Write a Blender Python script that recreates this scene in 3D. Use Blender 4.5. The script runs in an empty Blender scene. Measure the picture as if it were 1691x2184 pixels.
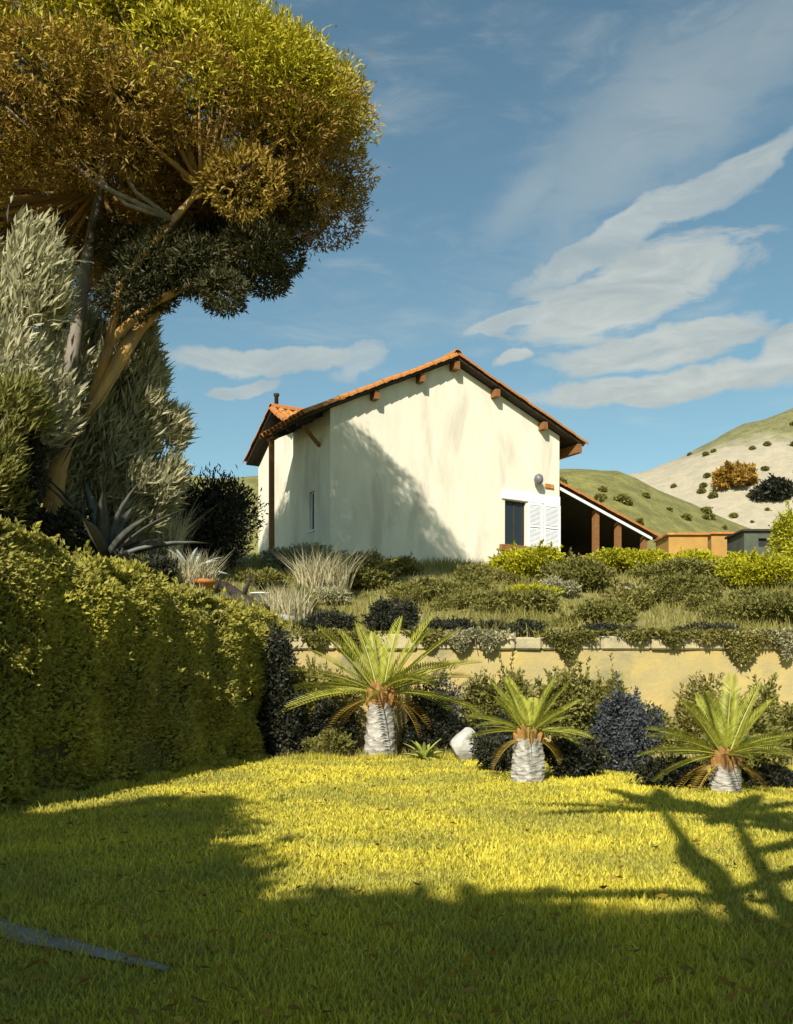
import bpy, bmesh, math, random
import numpy as np
from mathutils import Vector, Matrix
random.seed(7)
RNG = np.random.default_rng(11)
PI = math.pi
R = math.radians
scene = bpy.context.scene
COL = scene.collection

# ------------------------------------------------------------------ camera
EYE = 1.6
F = 2000.0                       # focal length in design units (picture 1691 x 2184)
UC, VH = 845.5, 1460.0           # principal column, horizon row
cam = bpy.data.cameras.new('camera'); cam_o = bpy.data.objects.new('camera', cam); COL.objects.link(cam_o)
cam_o.location = (0, 0, EYE); cam_o.rotation_euler = (R(90), 0, 0)
cam.sensor_fit = 'VERTICAL'; cam.sensor_height = 24.0
cam.lens = 24.0 * F / 2184.0
cam.shift_y = (VH - 1092.0) / 2184.0
cam.clip_start = 0.05; cam.clip_end = 3000
scene.camera = cam_o

# ------------------------------------------------------------------ sun, sky, exposure
SUN_H = Vector((-0.29, -0.957)).normalized()
SUN_EL = R(36)
S = Vector((SUN_H.x * math.cos(SUN_EL), SUN_H.y * math.cos(SUN_EL), math.sin(SUN_EL)))
sun = bpy.data.lights.new('sun', 'SUN'); sun.energy = 5.0; sun.angle = R(0.55); sun.color = (1.0, 0.93, 0.82)
sun_o = bpy.data.objects.new('sun', sun); COL.objects.link(sun_o)
sun_o.rotation_euler = (-S).to_track_quat('-Z', 'Y').to_euler(); sun_o.location = (-20, -40, 40)
scene.view_settings.view_transform = 'Standard'
scene.view_settings.look = 'None'
scene.view_settings.gamma = 1.0
scene.view_settings.use_curve_mapping = False
scene.view_settings.exposure = 0.55
SKY = 0.085

world = bpy.data.worlds.new('World'); scene.world = world; world.use_nodes = True
wt = world.node_tree; wt.nodes.clear()
class NT:
    def __init__(s, t): s.t = t
    def n(s, typ, **kw):
        o = s.t.nodes.new(typ)
        for k, v in kw.items():
            if k.startswith('_'): setattr(o, k[1:], v)
        return o
    def l(s, a, b): s.t.links.new(a, b)
    def m(s, op, a, b=None, c=None, clamp=False):
        o = s.t.nodes.new('ShaderNodeMath'); o.operation = op; o.use_clamp = clamp
        for i, v in enumerate((a, b, c)):
            if v is None: continue
            if isinstance(v, (int, float)): o.inputs[i].default_value = v
            else: s.l(v, o.inputs[i])
        return o.outputs[0]
    def smooth(s, v, a, b):
        o = s.t.nodes.new('ShaderNodeMapRange'); o.interpolation_type = 'SMOOTHSTEP'
        s.l(v, o.inputs[0]); o.inputs[1].default_value = a; o.inputs[2].default_value = b
        return o.outputs[0]
    def mix(s, f, a, b, blend='MIX'):
        o = s.t.nodes.new('ShaderNodeMix'); o.data_type = 'RGBA'; o.blend_type = blend
        for i, v in ((0, f), (6, a), (7, b)):
            if isinstance(v, (int, float)): o.inputs[i].default_value = v
            elif isinstance(v, tuple): o.inputs[i].default_value = (*v, 1)
            else: s.l(v, o.inputs[i])
        return o.outputs[2]
    def noise(s, vec, scale, detail=4, rough=0.55, dist=0.0):
        o = s.t.nodes.new('ShaderNodeTexNoise'); o.inputs['Scale'].default_value = scale
        o.inputs['Detail'].default_value = detail; o.inputs['Roughness'].default_value = rough
        o.inputs['Distortion'].default_value = dist
        if vec is not None: s.l(vec, o.inputs['Vector'])
        return o
def build_world():
    w = NT(wt)
    out = w.n('ShaderNodeOutputWorld'); bg = w.n('ShaderNodeBackground'); w.l(bg.outputs[0], out.inputs[0])
    bg.inputs[1].default_value = SKY
    sky = w.n('ShaderNodeTexSky'); sky.sky_type = 'NISHITA'; sky.sun_disc = False
    sky.sun_elevation = SUN_EL; sky.sun_rotation = math.atan2(SUN_H.x, SUN_H.y) % (2 * PI)
    sky.altitude = 100; sky.air_density = 1.0; sky.dust_density = 0.6; sky.ozone_density = 1.0
    base = w.mix(1.0, sky.outputs[0], (0.90, 1.08, 0.92), 'MULTIPLY')
    tc = w.n('ShaderNodeTexCoord'); d = tc.outputs['Generated']
    sep = w.n('ShaderNodeSeparateXYZ'); w.l(d, sep.inputs[0])
    az = w.m('ARCTAN2', sep.outputs[0], sep.outputs[1]); el = w.m('ARCSINE', sep.outputs[2])
    comb = w.n('ShaderNodeCombineXYZ'); w.l(az, comb.inputs[0]); w.l(el, comb.inputs[1])
    # stretched, tilted cirrus coordinates
    mp = w.n('ShaderNodeMapping'); w.l(comb.outputs[0], mp.inputs[0])
    mp.inputs['Rotation'].default_value = (0, 0, R(-24)); mp.inputs['Scale'].default_value = (1.0, 3.6, 1.0)
    streak = w.noise(mp.outputs[0], 9.0, 7, 0.62, 0.5).outputs['Fac']
    broad = w.noise(mp.outputs[0], 2.6, 4, 0.5, 0.3).outputs['Fac']
    warp = w.noise(comb.outputs[0], 7.0, 5, 0.6)
    wsep = w.n('ShaderNodeSeparateColor'); w.l(warp.outputs['Color'], wsep.inputs[0])
    azw = w.m('ADD', az, w.m('MULTIPLY', w.m('SUBTRACT', wsep.outputs[0], 0.5), 0.09))
    elw = w.m('ADD', el, w.m('MULTIPLY', w.m('SUBTRACT', wsep.outputs[1], 0.5), 0.05))
    # banks of cloud: (column, row, half length, half height, tilt deg, weight)
    clouds = [(1400, 455, 300, 34, 20, 0.75), (1560, 370, 150, 30, 24, 0.6), (1330, 625, 240, 66, 13, 0.95), (1120, 672, 150, 18, 8, 0.8), (1400, 735, 200, 40, 4, 0.95),
              (1440, 815, 300, 30, 1, 1.0), (1100, 757, 46, 14, 8, 0.9), (570, 766, 190, 24, 1, 0.85),
              (520, 824, 66, 13, 9, 0.8), (765, 780, 66, 30, 24, 0.6), (1690, 765, 75, 40, 0, 0.95), (1980, 700, 260, 90, 10, .9),
              (1400, 250, 460, 150, 32, 0.44), (1150, 400, 240, 60, 32, 0.34), (1640, 60, 300, 90, 28, 0.40)]
    tot = None
    for (u, v, a, b, t, wgt) in clouds:
        a0 = math.atan((u - UC) / F); e0 = math.atan((VH - v) / F * math.cos(a0))
        ca, sa = math.cos(R(t)), math.sin(R(t))
        dx = w.m('SUBTRACT', azw, a0); dy = w.m('SUBTRACT', elw, e0)
        px = w.m('MULTIPLY', w.m('ADD', w.m('MULTIPLY', dx, ca), w.m('MULTIPLY', dy, sa)), F * 0.92 / a)
        py = w.m('MULTIPLY', w.m('SUBTRACT', w.m('MULTIPLY', dy, ca), w.m('MULTIPLY', dx, sa)), F * 0.92 / b)
        r = w.m('SQRT', w.m('ADD', w.m('MULTIPLY', px, px), w.m('MULTIPLY', py, py)))
        soft = w.m('ADD', r, w.m('MULTIPLY', w.m('SUBTRACT', streak, 0.5), 1.7))
        k = w.m('MULTIPLY', w.smooth(soft, 1.12, 0.72 if wgt > 0.5 else 0.1), wgt)
        tot = k if tot is None else w.m('MAXIMUM', tot, k)
    wisps = w.m('MULTIPLY', w.smooth(w.m('ADD', w.m('MULTIPLY', broad, 0.6), w.m('MULTIPLY', streak, 0.5)), 0.54, 0.80), 0.35)
    tot = w.m('MAXIMUM', tot, wisps)
    tone = w.smooth(streak, 0.3, 0.75)
    ccol = w.mix(tone, (0.30 / SKY, 0.34 / SKY, 0.34 / SKY), (0.46 / SKY, 0.48 / SKY, 0.44 / SKY))
    w.l(w.mix(w.m('MULTIPLY', tot, 0.92), base, ccol), bg.inputs[0])
build_world()

# ------------------------------------------------------------------ helpers
def at(u, v, Y):
    return Vector(((u - UC) / F * Y, Y, EYE + (VH - v) / F * Y))
def smooth(a, b, x):
    t = np.clip((x - a) / (b - a), 0, 1); return t * t * (3 - 2 * t)
def hedge_x(y): return -5.0 + (y - 11.85) * 0.241       # the clipped face of the hedge at ground level
def terrain(x, y):
    """upper ground behind the retaining wall and behind the hedge"""
    x = np.asarray(x, float); y = np.asarray(y, float)
    back = np.interp(y, [22.0, 22.6, 26, 30, 34, 37, 40, 45, 60, 80], [2.62, 2.66, 3.3, 4.4, 5.6, 6.25, 6.6, 6.8, 6.9, 6.9])
    left = 0.36 * np.clip(-2.2 - x, 0, 9) * (1 - 0.75 * smooth(26, 38, y))
    lump = 0.10 * np.sin(x * 0.9 + 1.3) * np.sin(y * 0.8) + 0.06 * np.sin(x * 2.1 + y * 1.7)
    lump = lump * (1 - smooth(33, 35, y) * (1 - smooth(55, 60, y)))
    h = np.where(y > 22.2, back + left, (2.62 + left) * smooth(0.4, 3.4, hedge_x(y) - 1.1 - x))
    return h + lump * smooth(22.4, 24, y)
def gz(x, y): return float(terrain(x, y))
def ground_at(u, v):
    for Y in np.arange(22.6, 60, 0.05):
        p = at(u, v, Y)
        if gz(p.x, p.y) >= p.z: return Vector((p.x, p.y, gz(p.x, p.y)))
    p = at(u, v, 34); return Vector((p.x, p.y, gz(p.x, p.y)))
def lawn_at(u, v):
    Y = EYE * F / (v - VH); return Vector(((u - UC) / F * Y, Y, 0))

def link(name, me, mats=None, parent=None):
    o = bpy.data.objects.new(name, me); COL.objects.link(o)
    if mats is not None:
        for m in (mats if isinstance(mats, (list, tuple)) else [mats]): me.materials.append(m)
    if parent is not None: o.parent = parent
    return o
def tag(o, label=None, cat=None, group=None, kind=None):
    if label: o['label'] = label
    if cat: o['category'] = cat
    if group: o['group'] = group
    if kind: o['kind'] = kind
    return o
def empty(name, loc, rz=0.0):
    o = bpy.data.objects.new(name, None); COL.objects.link(o); o.location = loc; o.rotation_euler = (0, 0, rz)
    o.empty_display_size = 0.2
    return o
def np_mesh(name, V, Fc, attrs=None, smooth_=False):
    """V (n,3), Fc (m,k) equal-sized polygons"""
    V = np.asarray(V, np.float32); Fc = np.asarray(Fc, np.int32)
    me = bpy.data.meshes.new(name); m, k = Fc.shape
    me.vertices.add(len(V)); me.vertices.foreach_set('co', V.ravel())
    me.loops.add(m * k); me.loops.foreach_set('vertex_index', Fc.ravel())
    me.polygons.add(m); me.polygons.foreach_set('loop_start', np.arange(0, m * k, k, dtype=np.int32))
    if smooth_: me.polygons.foreach_set('use_smooth', np.ones(m, bool))
    me.update(calc_edges=True)
    for an, av in (attrs or {}).items():
        a = me.attributes.new(an, 'FLOAT', 'POINT'); a.data.foreach_set('value', np.asarray(av, np.float32))
    return me
class MB:
    def __init__(s): s.v = []; s.f = []
    def add(s, vs, fs):
        o = len(s.v); s.v += [tuple(p) for p in vs]; s.f += [tuple(i + o for i in f) for f in fs]; return s
    def box(s, a, b):
        (x0, y0, z0), (x1, y1, z1) = a, b
        return s.add([(x0, y0, z0), (x1, y0, z0), (x1, y1, z0), (x0, y1, z0), (x0, y0, z1), (x1, y0, z1), (x1, y1, z1), (x0, y1, z1)],
                     [(3, 2, 1, 0), (4, 5, 6, 7), (0, 1, 5, 4), (1, 2, 6, 5), (2, 3, 7, 6), (3, 0, 4, 7)])
    def prism_y(s, poly, y0, y1):
        n = len(poly)
        vs = [(x, y0, z) for x, z in poly] + [(x, y1, z) for x, z in poly]
        return s.add(vs, [tuple(range(n)), tuple(range(2 * n - 1, n - 1, -1))] + [(i + n, (i + 1) % n + n, (i + 1) % n, i) for i in range(n)])
    def prism_x(s, poly, x0, x1):
        n = len(poly)
        vs = [(x0, y, z) for y, z in poly] + [(x1, y, z) for y, z in poly]
        return s.add(vs, [tuple(range(n))[::-1], tuple(range(n, 2 * n))] + [(i, (i + 1) % n, (i + 1) % n + n, i + n) for i in range(n)])
    def bar(s, p, q, w, h):
        p, q = Vector(p), Vector(q); d = (q - p).normalized()
        x = d.cross(Vector((0, 0, 1)));  x = Vector((1, 0, 0)) if x.length < 1e-4 else x.normalized()
        y = x.cross(d); vs = []
        for c in (p, q):
            for (i, j) in ((-1, -1), (1, -1), (1, 1), (-1, 1)): vs.append(c + x * i * w / 2 + y * j * h / 2)
        return s.add(vs, [(0, 1, 2, 3), (7, 6, 5, 4), (0, 4, 5, 1), (1, 5, 6, 2), (2, 6, 7, 3), (3, 7, 4, 0)])
    def tube(s, pts, rad, n=8, wob=0.0, cap=True):
        pts = [Vector(p) for p in pts]; rings = []; ref = Vector((0.3, 0.1, 1)).normalized()
        for i, p in enumerate(pts):
            t = (pts[min(i + 1, len(pts) - 1)] - pts[max(i - 1, 0)]).normalized()
            a = t.cross(ref); a = t.cross(Vector((1, 0, 0))) if a.length < 0.05 else a; a.normalize(); b = t.cross(a)
            r = rad[i] if isinstance(rad, (list, tuple)) else rad
            rings.append([p + (a * math.cos(2 * PI * k / n) + b * math.sin(2 * PI * k / n)) * r * (1 + wob * (random.random() - 0.5)) for k in range(n)])
        vs = [p for r in rings for p in r]
        fs = [(i * n + k, i * n + (k + 1) % n, (i + 1) * n + (k + 1) % n, (i + 1) * n + k) for i in range(len(pts) - 1) for k in range(n)]
        if cap: fs += [tuple(range(n))[::-1], tuple((len(pts) - 1) * n + k for k in range(n))]
        return s.add(vs, fs)
    def lathe(s, prof, n=16, c=(0, 0, 0)):
        vs = [(c[0] + r * math.cos(2 * PI * k / n), c[1] + r * math.sin(2 * PI * k / n), c[2] + z) for r, z in prof for k in range(n)]
        fs = [(i * n + k, i * n + (k + 1) % n, (i + 1) * n + (k + 1) % n, (i + 1) * n + k) for i in range(len(prof) - 1) for k in range(n)]
        return s.add(vs, fs)
    def build(s, name, mat, parent=None, sm=False, bevel=0.0):
        me = bpy.data.meshes.new(name); me.from_pydata(s.v, [], s.f); me.validate()
        bm = bmesh.new(); bm.from_mesh(me); bmesh.ops.recalc_face_normals(bm, faces=bm.faces)
        if bevel: bmesh.ops.bevel(bm, geom=list(bm.edges), offset=bevel, segments=1, affect='EDGES')
        bm.to_mesh(me); bm.free()
        if sm: me.polygons.foreach_set('use_smooth', np.ones(len(me.polygons), bool))
        return link(name, me, mat, parent)

# ------------------------------------------------------------------ materials
def new_mat(name):
    m = bpy.data.materials.new(name); m.use_nodes = True; t = m.node_tree
    b = t.nodes['Principled BSDF']; return m, NT(t), b
def leaf_mat(name, cols, trans=0.35, rough=0.55, spec=0.25, patch=0.0, pscale=0.8, pcol=None):
    """cols: list of colours spread over the per-leaf random attribute"""
    m, t, b = new_mat(name)
    a = t.n('ShaderNodeAttribute'); a.attribute_name = 'rnd'
    cr = t.n('ShaderNodeValToRGB'); t.l(a.outputs['Fac'], cr.inputs[0])
    el = cr.color_ramp.elements
    while len(el) < len(cols): el.new(0.5)
    for i, c in enumerate(cols): el[i].position = i / max(1, len(cols) - 1); el[i].color = (*c, 1)
    col = cr.outputs[0]
    if patch:
        tc = t.n('ShaderNodeTexCoord')
        nz = t.noise(tc.outputs['Object'], pscale, 3).outputs['Fac']
        col = t.mix(t.m('MULTIPLY', t.smooth(nz, 0.42, 0.62), patch), col, pcol)
    t.l(col, b.inputs['Base Color']); b.inputs['Roughness'].default_value = rough; b.inputs['Specular IOR Level'].default_value = spec
    tr = t.n('ShaderNodeBsdfTranslucent'); t.l(col, tr.inputs[0])
    mx = t.n('ShaderNodeMixShader'); mx.inputs[0].default_value = trans
    out = [n for n in t.t.nodes if n.type == 'OUTPUT_MATERIAL'][0]
    t.l(b.outputs[0], mx.inputs[1]); t.l(tr.outputs[0], mx.inputs[2]); t.l(mx.outputs[0], out.inputs[0])
    return m
def surf(name, c1, c2, scale=3.0, rough=0.85, bump=0.3, bscale=None, c3=None, s3=0.7, stretch=None, dist=0.0, spec=0.3, coords='Object'):
    m, t, b = new_mat(name)
    tc = t.n('ShaderNodeTexCoord'); vec = tc.outputs[coords]
    if stretch:
        mp = t.n('ShaderNodeMapping'); t.l(vec, mp.inputs[0]); mp.inputs['Scale'].default_value = stretch; vec = mp.outputs[0]
    n1 = t.noise(vec, scale, 6, 0.6, dist).outputs['Fac']
    col = t.mix(t.smooth(n1, 0.3, 0.7), c1, c2)
    if c3:
        n3 = t.noise(vec, s3, 4, 0.6, 0.4).outputs['Fac']
        col = t.mix(t.smooth(n3, 0.5, 0.72), col, c3)
    t.l(col, b.inputs['Base Color']); b.inputs['Roughness'].default_value = rough; b.inputs['Specular IOR Level'].default_value = spec
    if bump:
        n2 = t.noise(vec, bscale or scale * 6, 6, 0.65).outputs['Fac']
        bp = t.n('ShaderNodeBump'); bp.inputs['Strength'].default_value = bump; bp.inputs['Distance'].default_value = 0.02
        t.l(n2, bp.inputs['Height']); t.l(bp.outputs[0], b.inputs['Normal'])
    return m
M = {}
M['plaster'] = surf('plaster', (0.74, 0.69, 0.55), (0.66, 0.61, 0.48), 1.6, 0.9, 0.45, 14, (0.54, 0.49, 0.39), 0.8, (1, 1, 0.32))
M['terracotta'] = surf('terracotta', (0.44, 0.19, 0.045), (0.34, 0.13, 0.035), 4, 0.85, 0.3, 30, (0.50, 0.27, 0.09), 1.4)
M['timber'] = surf('timber', (0.26, 0.12, 0.035), (0.17, 0.075, 0.025), 3, 0.8, 0.3, 20, None, 1, (1, 6, 6))
M['dark_timber'] = surf('dark_timber', (0.05, 0.04, 0.03), (0.03, 0.025, 0.02), 3, 0.85, 0.2, 20)
M['white_paint'] = surf('white_paint', (0.80, 0.80, 0.80), (0.70, 0.71, 0.73), 4, 0.5, 0.1, 30)
M['dark_room'] = surf('dark_room', (0.03, 0.03, 0.03), (0.02, 0.02, 0.02), 2, 0.9, 0)
M['wall_ochre'] = surf('wall_ochre', (0.46, 0.35, 0.12), (0.34, 0.28, 0.13), 1.3, 0.92, 0.9, 9, (0.22, 0.20, 0.11), 0.8)
M['cap_stone'] = surf('cap_stone', (0.46, 0.39, 0.21), (0.36, 0.31, 0.18), 2.2, 0.9, 0.8, 14, (0.27, 0.24, 0.15), 1.1)
M['lawn_soil'] = surf('lawn_soil', (0.24, 0.22, 0.035), (0.17, 0.17, 0.03), 1.4, 0.95, 0.6, 30, (0.30, 0.26, 0.05), 0.6)
M['bed_sand'] = surf('bed_sand', (0.48, 0.38, 0.19), (0.38, 0.30, 0.15), 2, 0.95, 0.7, 24, (0.30, 0.26, 0.10), 0.8)
M['hillside'] = surf('hillside', (0.22, 0.19, 0.07), (0.15, 0.15, 0.04), 0.8, 0.95, 0.7, 14, (0.34, 0.29, 0.16), 0.35)
M['ground'] = surf('ground', (0.20, 0.18, 0.06), (0.14, 0.14, 0.04), 0.3, 0.95, 0.4, 6)
M['whitewash'] = surf('whitewash', (0.46, 0.44, 0.39), (0.30, 0.28, 0.24), 5, 0.9, 0.9, 26, (0.17, 0.14, 0.10), 2.2)
M['boots'] = surf('boots', (0.40, 0.21, 0.06), (0.27, 0.14, 0.045), 6, 0.85, 0.5, 40)
M['bark_ochre'] = surf('bark_ochre', (0.44, 0.26, 0.07), (0.30, 0.19, 0.08), 2.2, 0.9, 0.9, 12, (0.20, 0.15, 0.10), 1.1, (1.6, 1.6, 0.5))
M['bark_grey'] = surf('bark_grey', (0.24, 0.21, 0.16), (0.15, 0.13, 0.10), 3, 0.9, 0.8, 14, None, 1, (1.5, 1.5, 0.5))
M['stone_pale'] = surf('stone_pale', (0.48, 0.47, 0.42), (0.34, 0.33, 0.30), 3, 0.85, 0.8, 12, (0.24, 0.24, 0.22), 1.4)
M['stone_dark'] = surf('stone_dark', (0.08, 0.08, 0.07), (0.05, 0.05, 0.045), 3, 0.85, 0.8, 12)
M['path'] = surf('path', (0.27, 0.25, 0.22), (0.18, 0.17, 0.15), 5, 0.9, 0.8, 30, (0.11, 0.10, 0.06), 2.0)
M['ochre_wall'] = surf('ochre_wall', (0.42, 0.24, 0.06), (0.33, 0.19, 0.055), 1.2, 0.9, 0.3, 12)
M['shed_wall'] = surf('shed_wall', (0.09, 0.10, 0.07), (0.06, 0.07, 0.05), 2, 0.9, 0.3, 12)

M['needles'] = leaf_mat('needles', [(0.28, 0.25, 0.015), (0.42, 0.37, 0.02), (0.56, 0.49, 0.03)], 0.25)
M['needles_painted_shade'] = leaf_mat('needles_painted_shade', [(0.035, 0.038, 0.015), (0.06, 0.06, 0.02), (0.09, 0.08, 0.025)], 0.15)  # near-black tone paints the shade under the pine crown
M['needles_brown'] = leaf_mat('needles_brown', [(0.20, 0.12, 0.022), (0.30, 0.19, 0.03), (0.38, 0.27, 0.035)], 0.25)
M['hedge'] = leaf_mat('hedge', [(0.26, 0.24, 0.045), (0.42, 0.39, 0.07), (0.60, 0.54, 0.08)], 0.4, patch=0.5, pscale=0.55, pcol=(0.30, 0.27, 0.085))
M['lawn'] = leaf_mat('lawn', [(0.34, 0.30, 0.035), (0.54, 0.47, 0.045), (0.74, 0.63, 0.07)], 0.15, patch=0.85, pscale=0.5, pcol=(0.32, 0.30, 0.05))
M['frond'] = leaf_mat('frond', [(0.26, 0.28, 0.03), (0.36, 0.37, 0.05), (0.46, 0.45, 0.07)], 0.3, rough=0.45, spec=0.4)
M['lime'] = leaf_mat('lime', [(0.28, 0.28, 0.02), (0.44, 0.42, 0.02), (0.60, 0.56, 0.02)], 0.35)
M['olive'] = leaf_mat('olive', [(0.13, 0.13, 0.03), (0.20, 0.19, 0.045), (0.28, 0.26, 0.07)], 0.3)
M['pale'] = leaf_mat('pale', [(0.24, 0.24, 0.12), (0.38, 0.36, 0.20), (0.52, 0.48, 0.30)], 0.3)
M['dark_leaf'] = leaf_mat('dark_leaf', [(0.022, 0.026, 0.018), (0.04, 0.043, 0.025), (0.06, 0.06, 0.032)], 0.15)
M['blue_leaf'] = leaf_mat('blue_leaf', [(0.045, 0.055, 0.06), (0.08, 0.09, 0.095), (0.11, 0.12, 0.11)], 0.2)
M['orange_leaf'] = leaf_mat('orange_leaf', [(0.26, 0.16, 0.03), (0.36, 0.21, 0.035), (0.44, 0.27, 0.05)], 0.25)
M['straw'] = leaf_mat('straw', [(0.36, 0.32, 0.16), (0.50, 0.45, 0.26), (0.60, 0.55, 0.36)], 0.3)
M['weeds'] = leaf_mat('weeds', [(0.15, 0.15, 0.03), (0.24, 0.22, 0.05), (0.42, 0.36, 0.14)], 0.3)
M['agave_dark'] = surf('agave_dark', (0.05, 0.055, 0.045), (0.08, 0.08, 0.06), 3, 0.5, 0.1, 20)
M['agave_blue'] = surf('agave_blue', (0.42, 0.46, 0.45), (0.34, 0.38, 0.36), 3, 0.5, 0.1, 20)
M['agave_green'] = surf('agave_green', (0.30, 0.33, 0.06), (0.22, 0.25, 0.05), 3, 0.5, 0.1, 20)
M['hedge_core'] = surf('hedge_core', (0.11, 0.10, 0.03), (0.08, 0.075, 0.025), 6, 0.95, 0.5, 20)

def glass_mat():
    m, t, b = new_mat('window_glass'); b.inputs['Base Color'].default_value = (0.02, 0.025, 0.03, 1)
    b.inputs['Roughness'].default_value = 0.08; b.inputs['Specular IOR Level'].default_value = 0.35
    return m
M['glass'] = glass_mat()

# ------------------------------------------------------------------ leaf geometry
def unit(a): return a / np.maximum(np.linalg.norm(a, axis=1, keepdims=True), 1e-6)
def leaf_arrays(P, D, L, W, rnd, fold=0.25):
    n = len(P); D = unit(D); side = unit(np.cross(D, unit(RNG.normal(size=(n, 3))))); nor = np.cross(side, D)
    L = np.broadcast_to(L, (n,))[:, None]; W = np.broadcast_to(W, (n,))[:, None]
    a = P; c = P + D * L - nor * L * 0.12
    b = P + D * L * 0.45 + side * W * 0.5 + nor * W * fold; d = P + D * L * 0.45 - side * W * 0.5 + nor * W * fold
    V = np.stack([a, b, c, d], 1).reshape(-1, 3); Fc = np.arange(4 * n).reshape(n, 4)
    return V, Fc, np.repeat(rnd, 4)
def leaf_mesh(name, P, D, L, W, rnd, mat, parent=None, mats=None):
    V, Fc, r = leaf_arrays(P, D, L, W, rnd)
    me = np_mesh(name, V, Fc, {'rnd': r})
    return link(name, me, mat, parent)
def clump_leaves(cs, n, shell=0.55, up=0.25, out=0.8, stray=0.08):
    """cs: list of (centre, (rx, ry, rz)); leaf roots + directions, leaf numbers by clump area"""
    C = np.array([c for c, r in cs], float); Rd = np.array([r for c, r in cs], float)
    w = (Rd[:, 0] * Rd[:, 1]) ** 0.9; idx = RNG.choice(len(cs), n, p=w / w.sum())
    q = unit(RNG.normal(size=(n, 3)))
    # lobed surface so that clumps do not read as balls
    k = 1 + 0.16 * np.sin(q[:, 0] * 5 + idx * 1.7) * np.sin(q[:, 1] * 6 + idx) + 0.12 * np.sin(q[:, 2] * 7 + idx * 2.3)
    rad = (shell + (1 - shell) * RNG.random(n) ** 0.6) * k
    rad = rad * (1 + 0.45 * (RNG.random(n) < stray) * RNG.random(n))
    P = C[idx] + q * Rd[idx] * rad[:, None]
    D = unit(q * out + RNG.normal(size=(n, 3)) * 0.65 + np.array([0, 0, up]))
    return P, D, idx
def blades(P, h, w, lean, rnd):
    n = len(P); a = RNG.random(n) * 2 * PI
    s = np.stack([np.cos(a), np.sin(a), np.zeros(n)], 1); b = RNG.random(n) * 2 * PI
    ln = np.stack([np.cos(b), np.sin(b), np.zeros(n)], 1) * (lean * h * RNG.random(n))[:, None]
    w = np.broadcast_to(w, (n,))[:, None]; up = np.zeros((n, 3)); up[:, 2] = h
    V = np.stack([P - s * w / 2, P + s * w / 2, P + s * w * 0.38 + up * 0.55 + ln * 0.35, P - s * w * 0.38 + up * 0.55 + ln * 0.35, P + up + ln], 1).reshape(-1, 3)
    i = np.arange(n)[:, None] * 5
    Fc = np.concatenate([i + [0, 1, 2], i + [0, 2, 3], i + [3, 2, 4]], 0)
    return V, Fc, np.repeat(rnd, 5)

# ================================================================== SETTING
def sheet(name, xs, ys, zf, mat):
    X, Y = np.meshgrid(xs, ys); Z = zf(X, Y); nx, ny = len(xs), len(ys)
    V = np.stack([X.ravel(), Y.ravel(), Z.ravel()], 1)
    i = np.arange(nx * ny).reshape(ny, nx)
    Fc = np.stack([i[:-1, :-1].ravel(), i[:-1, 1:].ravel(), i[1:, 1:].ravel(), i[1:, :-1].ravel()], 1)
    o = link(name, np_mesh(name, V, Fc, smooth_=True), mat); o['kind'] = 'structure'; return o
MB().add([(-1500, -800, -0.06), (1500, -800, -0.06), (1500, 2500, -0.06), (-1500, 2500, -0.06)], [(0, 1, 2, 3)]).build('ground', M['ground'])['kind'] = 'structure'
sheet('lawn', np.arange(-16, 22.1, 0.5), np.arange(-16, 22.11, 0.5), lambda X, Y: 0.025 * np.sin(X * 0.7) * np.sin(Y * 0.6) * (Y < 18), M['lawn_soil'])
def bed_edge(x): return 20.0 - 0.30 * np.clip(x - 1.0, 0, 9) + 0.25 * np.sin(x * 1.3) - 0.5*smooth(5,9,x)
def bed():
    xs = np.arange(-2.6, 16.01, 0.2); V = []; Fc = []
    for i, x in enumerate(xs):
        e = bed_edge(x)
        for k in range(5): V.append((x, e + (22.08 - e) * k / 4, 0.012 if k == 0 else 0.05))
    for i in range(len(xs) - 1):
        for k in range(4): a = i * 5 + k; Fc.append((a, a + 5, a + 6, a + 1))
    link('planting_bed', np_mesh('planting_bed', V, Fc, smooth_=True), M['bed_sand'])['kind'] = 'structure'
bed()
def hs(X, Y):
    h = terrain(X, Y); return np.where(h < 0.03, -0.4, h)
ys = np.concatenate([np.arange(4, 22.0, 0.5), [22.15, 22.25], np.arange(22.5, 40, 0.4), np.arange(40, 76, 2.0)])
hill_o = sheet('hillside', np.concatenate([np.arange(-45, -14, 1.5), np.arange(-14, 16, 0.4), np.arange(16, 60, 1.5)]), ys,
      lambda X, Y: np.where((Y < 22.2) & (X > hedge_x(Y) - 1.2), -0.4, hs(X, Y)), M['hillside'])

# stone path piece at lower left
PATH = np.array([(-6.4, 9.0), (-4.9, 7.75), (-3.7, 6.85), (-2.75, 6.2), (-1.95, 5.66), (-1.25, 5.2)])
def path():
    V = []; Fc = []; n = 60; rg = random.Random(5)
    for i in range(n):
        t = i / (n - 1) * 5; k = min(4, int(t)); f = t - k; p = PATH[k] * (1 - f) + PATH[k + 1] * f; d = PATH[k + 1] - PATH[k]; d = d / np.hypot(*d); nn = np.array([-d[1], d[0]])
        w = 0.36 - 0.066 * t
        for sgn in (-1, -0.5, 0, 0.5, 1):
            q = p + nn * sgn * w * (1 + rg.uniform(-.15, .15)); V.append((q[0], q[1], 0.034 - 0.012 * sgn * sgn + rg.uniform(-.003, .003)))
    for i in range(n - 1):
        for k in range(4): a = i * 5 + k; Fc.append((a, a + 1, a + 6, a + 5))
    link('path', np_mesh('path', V, Fc, smooth_=True), M['path'])['kind'] = 'structure'
path()

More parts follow.
